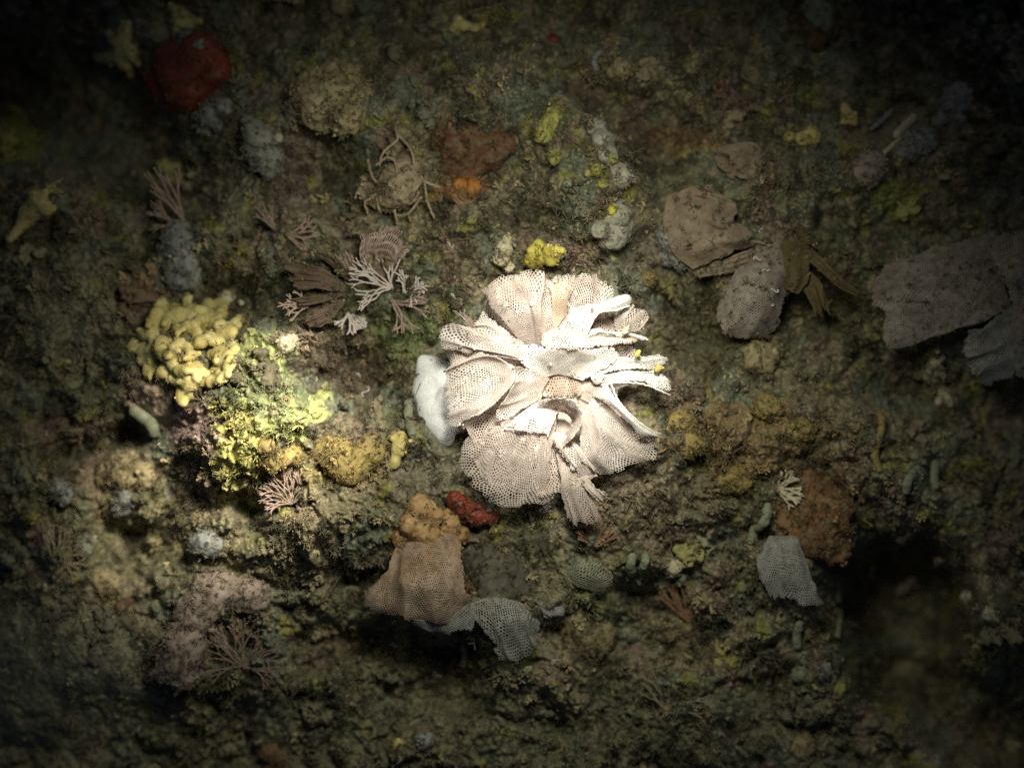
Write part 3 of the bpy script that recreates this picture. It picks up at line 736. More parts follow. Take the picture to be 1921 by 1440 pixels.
tubes('stalk', [(np.array([(1030, 725, h0-44), (1028, 722, h0-26), (1027, 720, h0-18)]), np.array([34, 28, 18]))], 'lace_brown', colony, 10)
for o in colony.children:
    if o.name.startswith('frond'):
        k0 = len(EPI); grown(o, .0012); EPI[k0][:, 3:] = (.5, .44, .34)
# tiny yellow crumbs caught on the arm tips
for i, (x, y, h, r) in enumerate([(1565, 695, 128, 9), (1690, 790, 118, 10), (1490, 550, 128, 11)]):
    a = z1(x, y, h0+h)
    blob('crumb', [(*a, r/2.2), (a[0]+3, a[1]-4, a[2]+2, r/3), (a[0]-3, a[1]+3, a[2], r/3.2)], 'bright_yellow' if i < 2 else 'cream',
         ['tiny yellow crumb in the gap above the forked white arm', 'tiny yellow crumb on the fork of the white arm', 'pale cream crumb at the foot of the brown leaf tip'][i],
         'crumb', vox=1.2, k=1.5, nz=((.6, 4),), absolute=True)

# white sponge under the left frond
blob('white_sponge', [(792,674,8,7), (808,690,8,18), (800,712,9,22), (799,742,10,22), (810,768,10,22), (822,795,10,19), (833,815,8,12), (839,828,5,7), (840,710,20,30), (850,755,22,32), (862,785,18,24), (885,740,24,30)],
     'white_flesh', 'smooth white sponge lobe tucked under the left lace fronds', 'sponge', k=9, vox=2.0, nz=((5, 38), (.7, 12)), zs=1.3, epi=0, carve=[(820, 770, 32, 3.0), (806, 722, 34, 2.5), (815, 750, 36, 2.2)])

# ------------------------------------------------------------------ other lace colonies
def lace_thing(name, base, label, fronds, cat='bryozoan'):
    hb = smooth_h(*base, 30)
    t = thing(name, (*base, hb), label, cat)
    for f in fronds:
        pr, m = f[0], f[1]; kw = f[2] if len(f) > 2 else {}
        fn = sheet if kw.pop('solid', False) else lace
        ob = fn(kw.pop('name', 'frond'), pr, m, t, h0=hb, **kw)
        if m in ('mauve_crust', 'lace_taupe', 'grey_sponge'): grown(ob, .05 if m != 'lace_taupe' else .006)
    return t
lace_thing('lace_bryozoan', (800, 1020), 'peach lace fan with a left wing, below the orange sponge', [
    ([[(748,1010,40),(728,1060,66),(700,1088,58),(674,1100,34)], [(752,1005,42),(738,1080,70),(712,1118,62),(682,1146,34)], [(765,1000,46),(757,1080,92),(748,1130,84),(742,1158,56)],
      [(795,998,50),(792,1065,112),(788,1130,104),(784,1174,64)], [(830,998,50),(835,1065,106),(838,1130,102),(840,1172,62)], [(862,1004,44),(868,1060,78),(876,1110,74),(894,1136,46)]], 'lace_rust', dict(hole=.5, cw=4.3, ch=6.8, wave=12, flute=(3, 16), rag=.08, bites=.3)),
    ([[(748,1148,60),(765,1165,52),(790,1182,40)], [(785,1162,70),(805,1180,56),(822,1190,42)], [(840,1158,70),(850,1178,56),(856,1192,42)], [(886,1126,64),(896,1150,54),(902,1176,40)]], 'lace_grey', dict(hole=.5, wave=5, flute=(3, 5), rag=.05))])
lace_thing('lace_bryozoan', (930, 1130), 'pale lace veil trailing right of the peach lace fan', [
    ([[(872,1138,44),(890,1165,52),(915,1205,42),(940,1245,24)], [(905,1122,50),(925,1160,66),(948,1200,52),(965,1245,30)], [(950,1122,48),(970,1155,64),(985,1190,52),(1000,1228,30)], [(990,1135,40),(1008,1160,52),(1018,1185,42),(1025,1205,28)]], 'lace_grey', dict(hole=.6, cw=5.2, ch=8, flute=(4, 9)))])
lace_thing('lace_bryozoan', (1090, 1090), 'small greenish open-meshed net on the mound below the main colony', [
    ([[(1060,1075,20),(1062,1060,30),(1075,1045,30)], [(1075,1095,25),(1090,1070,45),(1110,1042,40)], [(1105,1105,25),(1125,1085,45),(1150,1050,40)], [(1130,1110,20),(1150,1095,30),(1162,1080,30)]], 'lace_green', dict(hole=0.78, cw=7, ch=9, thick=2))])
lace_thing('lace_bryozoan', (1470, 470), 'grey-brown lace plate with white worm tubes, right of the main colony', [
    ([[(1465,446,30),(1420,474,66),(1375,512,74),(1345,566,44)], [(1475,465,40),(1430,510,100),(1385,560,108),(1342,622,62)], [(1485,480,40),(1450,535,104),(1420,592,108),(1393,646,60)], [(1492,500,24),(1474,552,56),(1466,592,58),(1454,630,34)]], 'lace_taupe', dict(hole=0.44, cw=4.2, ch=6.2, wave=10, thick=2, ragged=.1, bites=.35, rag=.08))])
lace_thing('lace_bryozoan', (1880, 540), 'big mauve-grey lace curtain cut by the right picture edge', [
    ([[(1865,430,115),(1780,455,135),(1710,470,127),(1645,490,105)], [(1872,490,130),(1780,530,155),(1700,550,147),(1630,570,125)], [(1885,540,140),(1800,585,159),(1725,615,153),(1652,662,135)], [(1900,580,140),(1850,605,159),(1800,622,155),(1755,632,145)]], 'lace_taupe', dict(hole=0.52, wave=12, bites=.5, rag=.18, flute=(3, 16), cw=4.2, ch=6.4)),
    ([[(1900,560,140),(1850,600,153),(1788,628,151)], [(1920,620,140),(1870,660,153),(1812,680,147)], [(1935,680,125),(1890,712,139),(1845,738,131)]], 'lace_grey', dict(hole=0.50, wave=9, bites=.5, rag=.18, flute=(3, 18))),
    ([[(1990,400,95),(1920,420,135),(1850,440,115)], [(2000,500,115),(1930,500,165),(1855,520,145)], [(2000,600,115),(1940,590,165),(1880,600,145)], [(2000,760,95),(1950,720,125),(1890,712,125)]], 'lace_taupe', dict(hole=0.50, wave=12, bites=.5, rag=.18, flute=(3, 16), cw=4.4, ch=6.8))])
lace_thing('lace_bryozoan', (1480, 1020), 'blue-grey lace frond beside the rust-coloured sponge', [
    ([[(1440,1005,40),(1412,1050,55),(1425,1110,50)], [(1465,1005,45),(1450,1060,72),(1455,1130,62)], [(1490,1005,50),(1490,1060,82),(1500,1145,66)], [(1500,1015,45),(1522,1070,66),(1552,1140,50)]], 'lace_grey', dict(hole=0.52, wave=8))])
lace_thing('lace_bryozoan', (1120, 1120), 'pale curled lace scrap under the greenish net', [
    ([[(1000,1125,20),(1015,1150,30),(1030,1165,25)], [(1030,1130,25),(1040,1150,40),(1050,1162,35)], [(1060,1125,20),(1065,1140,30),(1070,1152,28)]], 'lace_grey', dict(hole=0.45, wave=4))])
lace_thing('encrusting_plate', (1350, 420), 'brown-mauve folded crust plate above the grey-brown lace plate', [
    ([[(1250,370,20),(1300,345,45),(1370,350,40)], [(1245,420,25),(1310,400,55),(1400,395,48)], [(1260,470,25),(1330,455,60),(1420,445,45)], [(1300,505,20),(1360,480,40),(1440,455,30)]], 'mauve_crust', dict(solid=True, name='plate', wave=22, wl=34, thick=5, flute=(3, 9))),
    ([[(1290,505,0),(1380,480,30),(1440,455,26)], [(1310,520,0),(1390,505,20),(1460,470,15)]], 'mauve_crust', dict(solid=True, name='plate', wave=4, thick=5))], 'crust')
lace_thing('encrusting_plate', (1390, 310), 'pale grey notched plate at the top of the brown-mauve crust', [
    ([[(1340,280,20),(1345,310,30),(1370,345,25)], [(1370,272,25),(1385,310,40),(1400,340,30)], [(1410,268,25),(1425,300,36),(1435,325,28)], [(1440,285,18),(1450,305,24),(1450,325,20)]], 'mauve_crust', dict(solid=True, name='plate', wave=12, wl=18, thick=5, rag=.5))], 'crust')

# ------------------------------------------------------------------ algae blades, left and right
def blades(name, base, label, prs, mat, cat='alga', thick=2.4, wave=5):
    hb = smooth_h(*base, 30); t = thing(name, (*base, hb), label, cat)
    for p in prs: grown(sheet('blade', p, mat, t, h0=hb, thick=thick, wave=wave, wl=26), .012)
    return t
blades('red_alga', (640, 545), 'dark reddish-brown lobed alga left of the white branched coral', [
    [[(650,535,20),(600,500,40),(545,485,45)], [(650,540,20),(600,520,48),(528,510,50)], [(645,548,20),(600,545,45),(530,545,48)]],
    [[(650,525,22),(610,490,50),(560,470,55)], [(655,520,22),(625,485,55),(590,470,60)], [(660,520,22),(640,495,52),(618,480,55)]],
    [[(640,560,18),(600,580,38),(560,595,40)], [(642,565,18),(605,600,40),(565,610,42)], [(648,568,18),(615,605,36),(582,622,36)]],
    [[(645,548,16),(590,555,32),(545,560,35)], [(645,555,16),(590,570,34),(552,575,36)]]], 'red_alga')
blades('brown_alga', (1480, 460), 'olive-brown ragged alga with a long finger, right of the lace plate', [
    [[(1470,450,40),(1450,490,58),(1440,540,60)], [(1490,455,45),(1485,500,70),(1480,545,70)], [(1510,460,40),(1520,500,62),(1510,560,58)]],
    [[(1500,450,40),(1540,480,60),(1590,530,60),(1630,550,55)], [(1490,475,40),(1530,500,66),(1580,545,64),(1622,562,55)]],
    [[(1490,440,30),(1510,430,45),(1530,450,45)], [(1490,460,34),(1520,460,50),(1545,475,48)]],
    [[(1510,500,36),(1540,530,48),(1560,590,40)], [(1490,510,36),(1510,550,50),(1530,595,42)]]], 'brown_alga')

# ------------------------------------------------------------------ branching corals and fans
fan('branching_coral', (735, 540), 155, 130, 82, 8, 3, 2.3, 'white_coral', 'pale branched coral with open loops beside the reddish alga', rise=.3, hoff=14, seed=3, fork=.27, jit=.14)
fan('branching_coral', (758, 548), 35, 150, 52, 6, 2, 2.6, 'white_coral', 'short whitish coral tuft at the right end of the pale branched coral', rise=.4, hoff=12, seed=4, fork=.3, jit=.14)
hb = smooth_h(705, 510, 20)
t = thing('coral_fan', (705, 515, hb), 'dusky pink pleated frill standing above the pale branched coral', 'coral')
for pr in ([[(690,520,14),(675,490,40),(668,455,52),(675,428,55)], [(700,515,14),(695,470,46),(700,435,58),(712,415,60)], [(712,515,14),(725,475,46),(745,445,56),(765,430,55)], [(720,522,12),(745,500,34),(765,485,40),(780,470,42)]],
           [[(655,530,10),(630,500,30),(610,480,36)], [(665,520,10),(645,480,34),(635,455,40)], [(678,515,10),(665,480,32),(660,455,38)]]):
    lace('frill', pr, 'pink_coral', t, h0=hb, thick=2, wave=6, wl=30, rag=.2, flute=(5, 6), cw=4.2, ch=17, hole=.56)
fan('coral_tuft', (575, 575), 175, 100, 58, 5, 2, 2.6, 'pink_coral', 'small pink tuft at the left tip of the reddish alga', rise=.4, hoff=30, seed=8, fork=.3)
fan('coral_tuft', (655, 585), 290, 120, 50, 5, 2, 3.0, 'white_coral', 'small whitish tuft below the reddish alga by the green finger', rise=.4, hoff=10, seed=9, fork=.35)
fan('coral_tuft', (735, 565), 330, 90, 90, 4, 2, 2.8, 'pink_coral', 'pinkish tuft above the green turf patch', rise=.3, hoff=10, seed=10, fork=.35)
fan('coral_tuft', (515, 430), 120, 70, 62, 4, 2, 2.6, 'dim_pink', 'dim pink two-pronged tuft above the reddish alga', rise=.4, hoff=12, seed=12, fork=.25)
fan('coral_tuft', (540, 440), 340, 110, 70, 5, 2, 3.4, 'pink_coral', 'knobbly pale pink tuft on the ridge above the reddish alga', rise=.3, hoff=14, seed=13, fork=.35)
fan('coral_fan', (640, 410), 300, 90, 90, 5, 3, 2.4, 'tan_stem', 'tan drooping fan between the ridge and the dusky pink fan', rise=.3, hoff=14, seed=14, fork=.25)
fan('coral_fan', (345, 415), 118, 30, 130, 3, 2, 3.2, 'dim_pink', 'dim pink feathery stem in the dark hollow at the left', rise=.3, hoff=20, seed=15, fork=.18, jit=.04)
fan('coral_fan', (335, 420), 165, 60, 75, 5, 2, 2.0, 'dim_pink', 'thin dark pink fan left of the feathery stem', rise=.3, hoff=16, seed=16, fork=.2)
fan('coral_fan', (545, 945), 95, 170, 66, 14, 3, 1.6, 'pink_coral', 'pink rosette fan below the golden sponge', rise=.35, hoff=16, seed=18, fork=.24)
fan('coral_fan', (560, 955), 335, 80, 66, 5, 2, 2.8, 'pink_coral', 'coarse pink coral arms under the pink rosette', rise=.3, hoff=16, seed=19, fork=.32)
fan('coral_fan', (455, 1250), 75, 210, 88, 13, 3, 1.7, 'dim_pink', 'dim pink star-shaped fan at the lower left', rise=.35, hoff=14, seed=20, fork=.25)
fan('coral_fan', (1120, 1025), 90, 140, 62, 9, 2, 2.0, 'red_fan', 'reddish brown fan under the hanging brown frond', rise=.4, hoff=12, seed=22, fork=.15, jit=.04)
fan('coral_fan', (1290, 1165), 95, 110, 110, 10, 2, 1.8, 'red_fan', 'dim reddish spray at the lower right of the main colony', rise=.35, hoff=10, seed=23, fork=.14, jit=.04)
fan('coral_tuft', (1000, 985), 80, 60, 60, 3, 2, 2.6, 'white_coral', 'little pale twig just below the main colony', rise=.4, hoff=6, seed=24, fork=.35)
fan('coral_tuft', (1460, 920), 30, 200, 55, 8, 2, 2.6, 'cream', 'cream tassel tuft above the rust-coloured sponge', rise=.4, hoff=8, seed=25, fork=.25)
fan('coral_tuft', (100, 1050), 40, 180, 80, 7, 2, 2.4, 'tan_stem', 'dim tan spiky tuft near the left edge', rise=.35, hoff=8, seed=26, fork=.25)
fan('coral_fan', (1250, 1330), 75, 170, 90, 10, 2, 1.8, 'tan_stem', 'dim brown spray at the bottom right of centre', rise=.35, hoff=8, seed=28, fork=.16)
# tangled stems around a dusty ball
hb = smooth_h(750, 340, 30)
t = thing('stem_tangle', (750, 340, hb), 'dusty tan ball wrapped in branching stems, upper left of centre', 'hydroid')
blob('ball', [(755,345,18,38), (735,360,14,34), (765,320,16,28), (700,360,8,28)], 'tan_stem', parent=t, k=8, vox=3, nz=((3, 16), (1.5, 6)))
r_ = np.random.default_rng(31)
for pts in ([(712,395,20),(708,365,40),(735,350,58),(745,330,60),(740,300,50)], [(690,300,30),(698,330,42),(715,352,52)], [(742,240,20),(745,262,30),(720,285,36),(712,310,40)],
            [(745,250,24),(770,280,40),(778,310,46),(795,340,50),(800,375,40)], [(795,340,50),(825,352,50)], [(800,375,40),(815,410,24)], [(790,370,50),(765,400,36),(740,405,26)],
            [(740,395,36),(745,420,20)], [(765,400,36),(770,415,22)], [(705,365,40),(685,380,34),(690,400,24)], [(740,300,50),(725,296,42),(705,310,40)]):
    a = np.array(pts, float); a[:, 2] += hb
    c = crom(a, 14) + r_.normal(size=(14, 3))*.6
    tubes('stem', [(c, np.linspace(3.4, 2.4, 14))], 'tan_stem', t, 6)

# ------------------------------------------------------------------ sponges
def arms(base, tips, r0, r1, h0_=6, h1=40, seed=0):
    r_ = np.random.default_rng(seed); out = []
    for (x, y) in tips:
        mx, my = (base[0]+x)/2 + r_.normal()*5, (base[1]+y)/2 + r_.normal()*5
        hm = h1*(.5+.4*r_.random())
        out += [(base[0], base[1], h0_, r0*1.2, mx, my, hm, r0), (mx, my, hm, r0, x, y, h1*(.8+.5*r_.random()), r1)]
    return out
yc = []
r_ = np.random.default_rng(12); done = []
tries = 0
while len(done) < 52 and tries < 20000:
    tries += 1
    x, y = r_.uniform(235, 465), r_.uniform(545, 765)
    if ((x-352)/100)**2 + ((y-650)/94)**2 > 1 + .55*float(noise2(np.array(math.atan2(y-650, x-352)*1.3), np.array(0.0), 12)) or float(noise2(np.array(x/34), np.array(y/34), 17)) < -.34 or (x < 320 and y > 700) or (x-385)**2 + (y-672)**2 < 20**2 or (x-318)**2 + (y-625)**2 < 13**2: continue
    if any((x-a)**2 + (y-b)**2 < 17**2 for a, b in done): continue
    done.append((x, y))
for x, y in done:
    a = r_.random()*6.283; l = 6 + 8*r_.random(); ht = 34 + 26*r_.random() - 20*(((x-352)/100)**2 + ((y-650)/94)**2)
    bx_, by_ = x + (352-x)*.22, y + (650-y)*.22
    ht = max(ht, 14); fs = .95 + .6*r_.random()
    yc += [(bx_, by_, 4, 10*fs, x, y, ht*.7, 8.5*fs), (x, y, ht*.7, 8*fs, x + l*math.cos(a), y + l*math.sin(a), ht, 5.8*fs)]
    if r_.random() < .5: yc.append((x, y, ht*.6, 7.5, x - l*math.cos(a)*1.3, y - l*math.sin(a)*1.3, ht*.8, 5.2))
blob('yellow_sponge', yc, 'yellow_sponge', 'large yellow knobbly branching sponge on the left', 'sponge', k=2.2, vox=2.4, nz=((1.6, 14), (.7, 5)), epi=.012)
blob('golden_sponge', [(640,860,6,34), (690,850,6,30), (610,850,4,24), (655,885,6,26), (705,835,8,18), (620,835,8,16)], 'golden', 'dull golden mound sponge below the dark hollow', 'sponge', k=8, vox=3, nz=((4, 22), (1.5, 8)))
blob('golden_sponge', [(510,860,8,26), (545,855,6,24), (500,835,8,18)], 'golden', 'smaller golden mound with a dark pore beside the lemon crust', 'sponge', k=8, vox=3, nz=((3, 18),), carve=[(512, 848, 32, 5)])
blob('star_sponge', arms((748, 840), [(735,822),(770,828),(740,865),(755,850)], 9, 5, 8, 18, 3), 'yellow_sponge', 'small yellow star-shaped sponge left of the pinkish frond', 'sponge', k=3, vox=2, nz=((1, 8),))
hb = smooth_h(1015, 475)
blob('cream_sponge', arms((1015, 478), [(995,470),(1040,465),(1010,455),(1055,470),(990,490)], 11, 6, 14, 34, 9), 'bright_yellow', 'bright yellow lobed sponge just above the main colony', 'sponge', k=4, vox=2, nz=((1.2, 9),))
blob('cream_sponge', [(1045,468,26,12), (1053,475,24,9), (1040,460,30,7)], 'cream', 'cream knob joined to the right of the bright yellow sponge', 'sponge', k=3, vox=2, nz=((1, 8),))
blob('cream_sponge', [(945,465,12,16), (940,485,10,14), (955,500,8,10), (950,450,10,10)], 'cream', 'lumpy cream sponge left of the bright yellow sponge', 'sponge', k=4, vox=2.2, nz=((2, 9),))
blob('lumpy_sponge', [(1120,240,14,20), (1130,265,16,22), (1140,290,16,20), (1165,330,18,24), (1160,400,22,24), (1150,440,24,30), (1165,420,22,24), (1125,430,18,18)], 'pale_lump', 'chain of whitish lumps running down to the right above the main colony', 'sponge', k=5, vox=2.8, nz=((3, 14), (1.2, 6)))
blob('lemon_sponge', [(1030,235,14,18), (1040,215,14,16), (1020,255,14,16), (1045,200,10,10)], 'lemon', 'lemon yellow lump right of the dark red sponge', 'sponge', k=5, vox=2.5, nz=((3, 9),))
blob('lemon_sponge', [(1040,298,14,13)], 'lemon', 'round yellowish bead below the lemon yellow lump', 'sponge', k=3, vox=2, nz=((1.5, 9),))
blob('lemon_sponge', [(1148,395,22,9), (1152,388,22,7)], 'bright_yellow', 'tiny bright yellow spot on the whitish lump chain', 'sponge', k=3, vox=2, nz=((1, 6),))
blob('lemon_sponge', [(1140,285,28,10), (1150,300,28,8), (1120,320,16,12), (1130,345,16,9)], 'lemon', 'yellow crust edging the whitish lump chain', 'sponge', k=3, vox=2, nz=((2, 7),))
blob('lobed_sponge', arms((235, 90), [(240,45),(205,65),(185,110),(225,110),(260,120),(245,140)], 11, 7, 10, 40, 5), 'yellow_sponge', 'dim yellow lobed sponge in the top left corner', 'sponge', k=4, vox=2.6, nz=((2, 10),))
blob('lobed_sponge', arms((340, 30), [(320,10),(355,50),(375,40),(330,60)], 10, 6, 8, 26, 6), 'yellow_sponge', 'dim yellowish lobes above the red ball sponge', 'sponge', k=4, vox=2.6, nz=((2, 10),))
blob('lobed_sponge', arms((75, 390), [(100,390),(60,365),(40,400),(18,450),(85,360)], 12, 7, 8, 34, 7), 'yellow_sponge', 'dim yellow drooping sponge near the left edge', 'sponge', k=4, vox=2.6, nz=((2, 10),))
blob('lobed_sponge', [(8,260,10,24), (-6,290,10,26), (12,300,8,16)], 'lemon', 'yellow-green sponge cut by the left picture edge', 'sponge', k=5, vox=3, nz=((3, 12),))
blob('lobed_sponge', arms((870, 48), [(862,35),(855,58),(905,45)], 6, 6, 8, 20, 8), 'yellow_sponge', 'tiny yellow forked sponge at the top', 'sponge', k=3, vox=2.2, nz=((1, 8),))
blob('beige_sponge', [(600,190,10,46), (650,180,10,44), (625,150,8,36), (655,220,8,30), (570,170,6,30), (610,225,6,24)], 'beige_sponge', 'dim beige velvety cushion right of the red ball sponge', 'sponge', k=9, vox=3.4, nz=((7, 26), (3, 10)))
blob('grey_sponge', [(485,255,8,30), (500,290,10,30), (505,315,12,22), (470,235,6,18)], 'grey_sponge', 'grey finger-like lump below the beige cushion', 'sponge', k=8, vox=3, nz=((3, 18),))
blob('grey_sponge', [(395,215,8,22), (420,200,8,18), (385,240,6,16), (410,235,6,12)], 'blue_grey', 'blue-grey lumps under the red ball sponge', 'sponge', k=5, vox=2.6, nz=((3, 12),))
blob('grey_sponge', [(335,450,10,34), (345,490,10,30), (352,520,14,24), (330,525,10,18)], 'blue_grey', 'blue-grey lobe above the yellow branching sponge', 'sponge', k=8, vox=3, nz=((3, 18),))
blob('ball_sponge', [(423,560,16,15), (430,556,18,9)], 'cream', 'small cream ball above the yellow branching sponge', 'sponge', k=3, vox=2, nz=((1.5, 8),))
blob('ball_sponge', [(452,567,12,6)], 'cream', 'tiny bead right of the small cream ball', 'sponge', k=3, vox=1.6, nz=((.5, 6),))
blob('ball_sponge', [(522,258,14,10)], 'cream', 'tiny cream knob on the pinkish ridge', 'sponge', k=3, vox=2, nz=((.8, 6),))
blob('red_sponge', [(355,145,12,58), (330,110,10,40), (375,100,10,40), (345,170,8,40), (405,130,8,30), (305,150,6,34)], 'red', 'red ball sponge in the dark upper left', 'sponge', k=9, vox=3.6, nz=((4, 28), (1.2, 9)))
blob('grey_sponge', [(352,75,52,20), (372,88,52,14)], 'grey_sponge', 'greyish tuft sitting on top of the red ball sponge', 'sponge', k=5, vox=2.6, nz=((4, 10),))
blob('dark_red_sponge', [(880,275,4,60), (850,260,4,44), (920,265,4,44), (860,315,4,36), (905,310,2,36)], 'dark_red', 'dark rust-red sponge mass above the main colony', 'sponge', k=10, vox=3.2, nz=((10, 26), (3, 9)), zs=1.9)
blob('orange_sponge', [(888,352,12,15), (880,340,10,12), (860,345,8,11)], 'orange', 'small orange knob under the dark rust-red sponge', 'sponge', k=4, vox=2.2, nz=((2, 9),))
blob('red_sponge', [(865,950,6,22), (895,965,6,22), (850,935,4,14), (925,965,2,14)], 'red', 'red crust peeking from under the pinkish frond', 'sponge', k=6, vox=2.6, nz=((4, 10),))
blob('red_sponge', [(1510,50,8,34), (1545,60,8,30), (1525,75,6,24)], 'dark_red', 'dark red sponge at the top right under a grey egg', 'sponge', k=8, vox=3, nz=((3, 18),))
blob('egg_sponge', [(1530,25,44,32), (1534,50,36,24)], 'grey_green', 'grey egg-shaped lump on the dark red sponge', 'sponge', k=8, vox=3, nz=((1.5, 18),))
for i, (x, y, r, lab) in enumerate([(1037, 72, 9, 'tiny red bead near the top centre'), (1353, 157, 7, 'tiny red bead in the dim upper right'), (1568, 1250, 9, 'tiny red bead among the knobs at the lower right')]):
    blob('red_bead', [(x, y, 6, r), (x+5, y+2, 5, r*.7)], 'red', lab, 'sponge', k=3, vox=2, nz=((1, 6),))
blob('rust_sponge', [(1520,930,6,48), (1550,960,6,46), (1530,1000,6,44), (1500,970,4,36), (1560,1020,2,32), (1490,930,2,26)], 'rust', 'rust-coloured crumbly sponge on the right', 'sponge', k=10, vox=3.0, nz=((9, 22), (3.5, 7)), zs=1.9)
hb = smooth_h(800, 970, 30)
blob('orange_sponge', [(790,955,24,24), (770,985,20,22), (815,965,24,18), (755,1010,16,20), (800,1000,20,26), (840,985,24,22), (862,1000,18,18), (785,940,26,14), (750,1040,18,18), (845,965,20,14), (778,1030,38,15), (812,1034,42,14), (850,1024,34,15), (768,1052,44,9), (838,1046,50,8)], 'orange_sponge', 'orange translucent sponge with humps, left below the main colony', 'sponge', k=4.5, vox=2.6, nz=((3, 13), (1.2, 6)), carve=[(790, 985, 48, 10), (765, 1020, 36, 9)])
blob('tube_sponge', [(470,1115,14,26,400,1110,20,34), (400,1110,20,34,365,1150,20,30), (365,1150,20,30,345,1210,20,34), (345,1210,20,34,335,1250,18,44), (490,1118,10,16,470,1115,14,24)], 'tan_sponge', 'tan elbow-shaped sponge at the lower left', 'sponge', k=8, vox=3.2, nz=((5, 26), (1.6, 9)), epi=.006)
blob('shade_or_sponge', [(925,1070,-6,46), (900,1050,-6,36), (960,1085,-8,38), (985,1100,-8,34), (930,1115,-6,36)], 'charcoal', 'low dark mass imitating the shadowy area right of the peach lace fan', 'sponge', k=10, vox=3.2, nz=((9, 30), (4, 12)), zs=1.6)  # shade of this area put into a dark, flattened shape
blob('shade_or_sponge', [(880,1100,8,20), (890,1085,8,16)], 'dark_red', 'dark brown-red lump wedged beside the peach lace fan', 'sponge', k=6, vox=2.6, nz=((2, 12),))
blob('tan_mound', [(1090,1190,8,34), (1110,1205,8,34), (1080,1165,6,24), (1125,1180,4,24)], 'beige_sponge', 'dim tan hump under the pale lace scrap', 'sponge', k=8, vox=3, nz=((3, 18),))
blob('grey_sponge', [(1268,450,10,26), (1262,475,10,26), (1285,485,8,20), (1250,440,8,16)], 'blue_grey', 'blue-grey patch at the left foot of the brown-mauve crust', 'sponge', k=7, vox=2.8, nz=((4, 12),))
blob('egg_sponge', [(1632,312,10,30), (1622,318,8,26)], 'tan_sponge', 'rounded dusty pinkish knob in the upper right', 'sponge', k=7, vox=2.6, nz=((2, 16),))
blob('egg_sponge', [(1715,272,10,26), (1740,262,8,22), (1700,285,8,20)], 'blue_grey', 'pale bluish lump right of the dusty pinkish knob', 'sponge', k=7, vox=2.6, nz=((3, 14),))
blob('egg_sponge', [(1790,185,10,30), (1785,215,8,30), (1760,228,6,16)], 'grey_sponge', 'tall dim grey egg at the upper right', 'sponge', k=8, vox=3, nz=((2, 20),))
blob('cup_sponge', [(1525,255,14,16), (1505,260,12,13), (1480,256,8,10)], 'yellow_sponge', 'dim yellow cup-shaped bump in the upper right', 'sponge', k=5, vox=2.2, nz=((1, 10),), carve=[(1512, 246, 26, 9)])
blob('pointed_sponge', [(1168,130,12,18), (1163,115,20,8), (1150,136,10,12)], 'beige_sponge', 'yellowish pointed knob near the top right of centre', 'sponge', k=4, vox=2.2, nz=((1.5, 9),))
blob('pointed_sponge', arms((1590, 215), [(1588,200),(1580,230),(1605,225)], 7, 5, 8, 18, 5), 'yellow_sponge', 'tiny yellowish point above the dusty pinkish knob', 'sponge', k=3, vox=2, nz=((1, 6),))
blob('knob', [(388,1020,14,22), (375,1018,12,18), (405,1022,12,15)], 'blue_grey', 'smooth grey knob below the lemon crust', 'sponge', k=6, vox=2.4, nz=((1.5, 14),))
blob('knob', [(155,1030,12,20), (165,1018,12,16)], 'grey_green', 'dim grey-green knob near the spiky tan tuft', 'sponge', k=6, vox=2.4, nz=((2, 12),))
blob('knob', [(205,1095,12,26), (185,1090,10,20)], 'beige_sponge', 'dim dusty knob at the lower left', 'sponge', k=6, vox=2.6, nz=((3, 12),))
blob('knob', [(240,885,20,38), (205,890,14,26), (270,890,14,24)], 'beige_sponge', 'tan hump between the crevices at the left', 'sponge', k=8, vox=3, nz=((4, 14), (1.5, 6)))
blob('knob', [(235,935,12,16), (230,955,10,14)], 'blue_grey', 'pale bluish drip under the tan hump', 'sponge', k=5, vox=2.4, nz=((1.5, 10),))
blob('knob', [(118,930,12,20), (108,912,12,18)], 'blue_grey', 'blue-grey chip left of the tan hump', 'sponge', k=3, vox=2.4, nz=((2.5, 10),))
blob('knob', [(60,968,12,12)], 'lemon', 'dim yellowish bead near the left edge', 'sponge', k=3, vox=2, nz=((1.5, 7),))
blob('knob', [(535,645,16,18), (550,640,14,12)], 'cream', 'pinkish cream nub at the top of the lemon crust', 'sponge', k=5, vox=2.2, nz=((2, 8),))
blob('knob', [(225,1140,6,0.1+12), (240,1130,6,10)], 'dark_red', 'small dark red crust at the lower left', 'sponge', k=4, vox=2.2, nz=((2, 8),))
blob('knob', [(505,1410,8,18), (525,1420,8,16)], 'rust', 'dim rusty patch at the bottom left', 'sponge', k=5, vox=2.4, nz=((3, 9),))
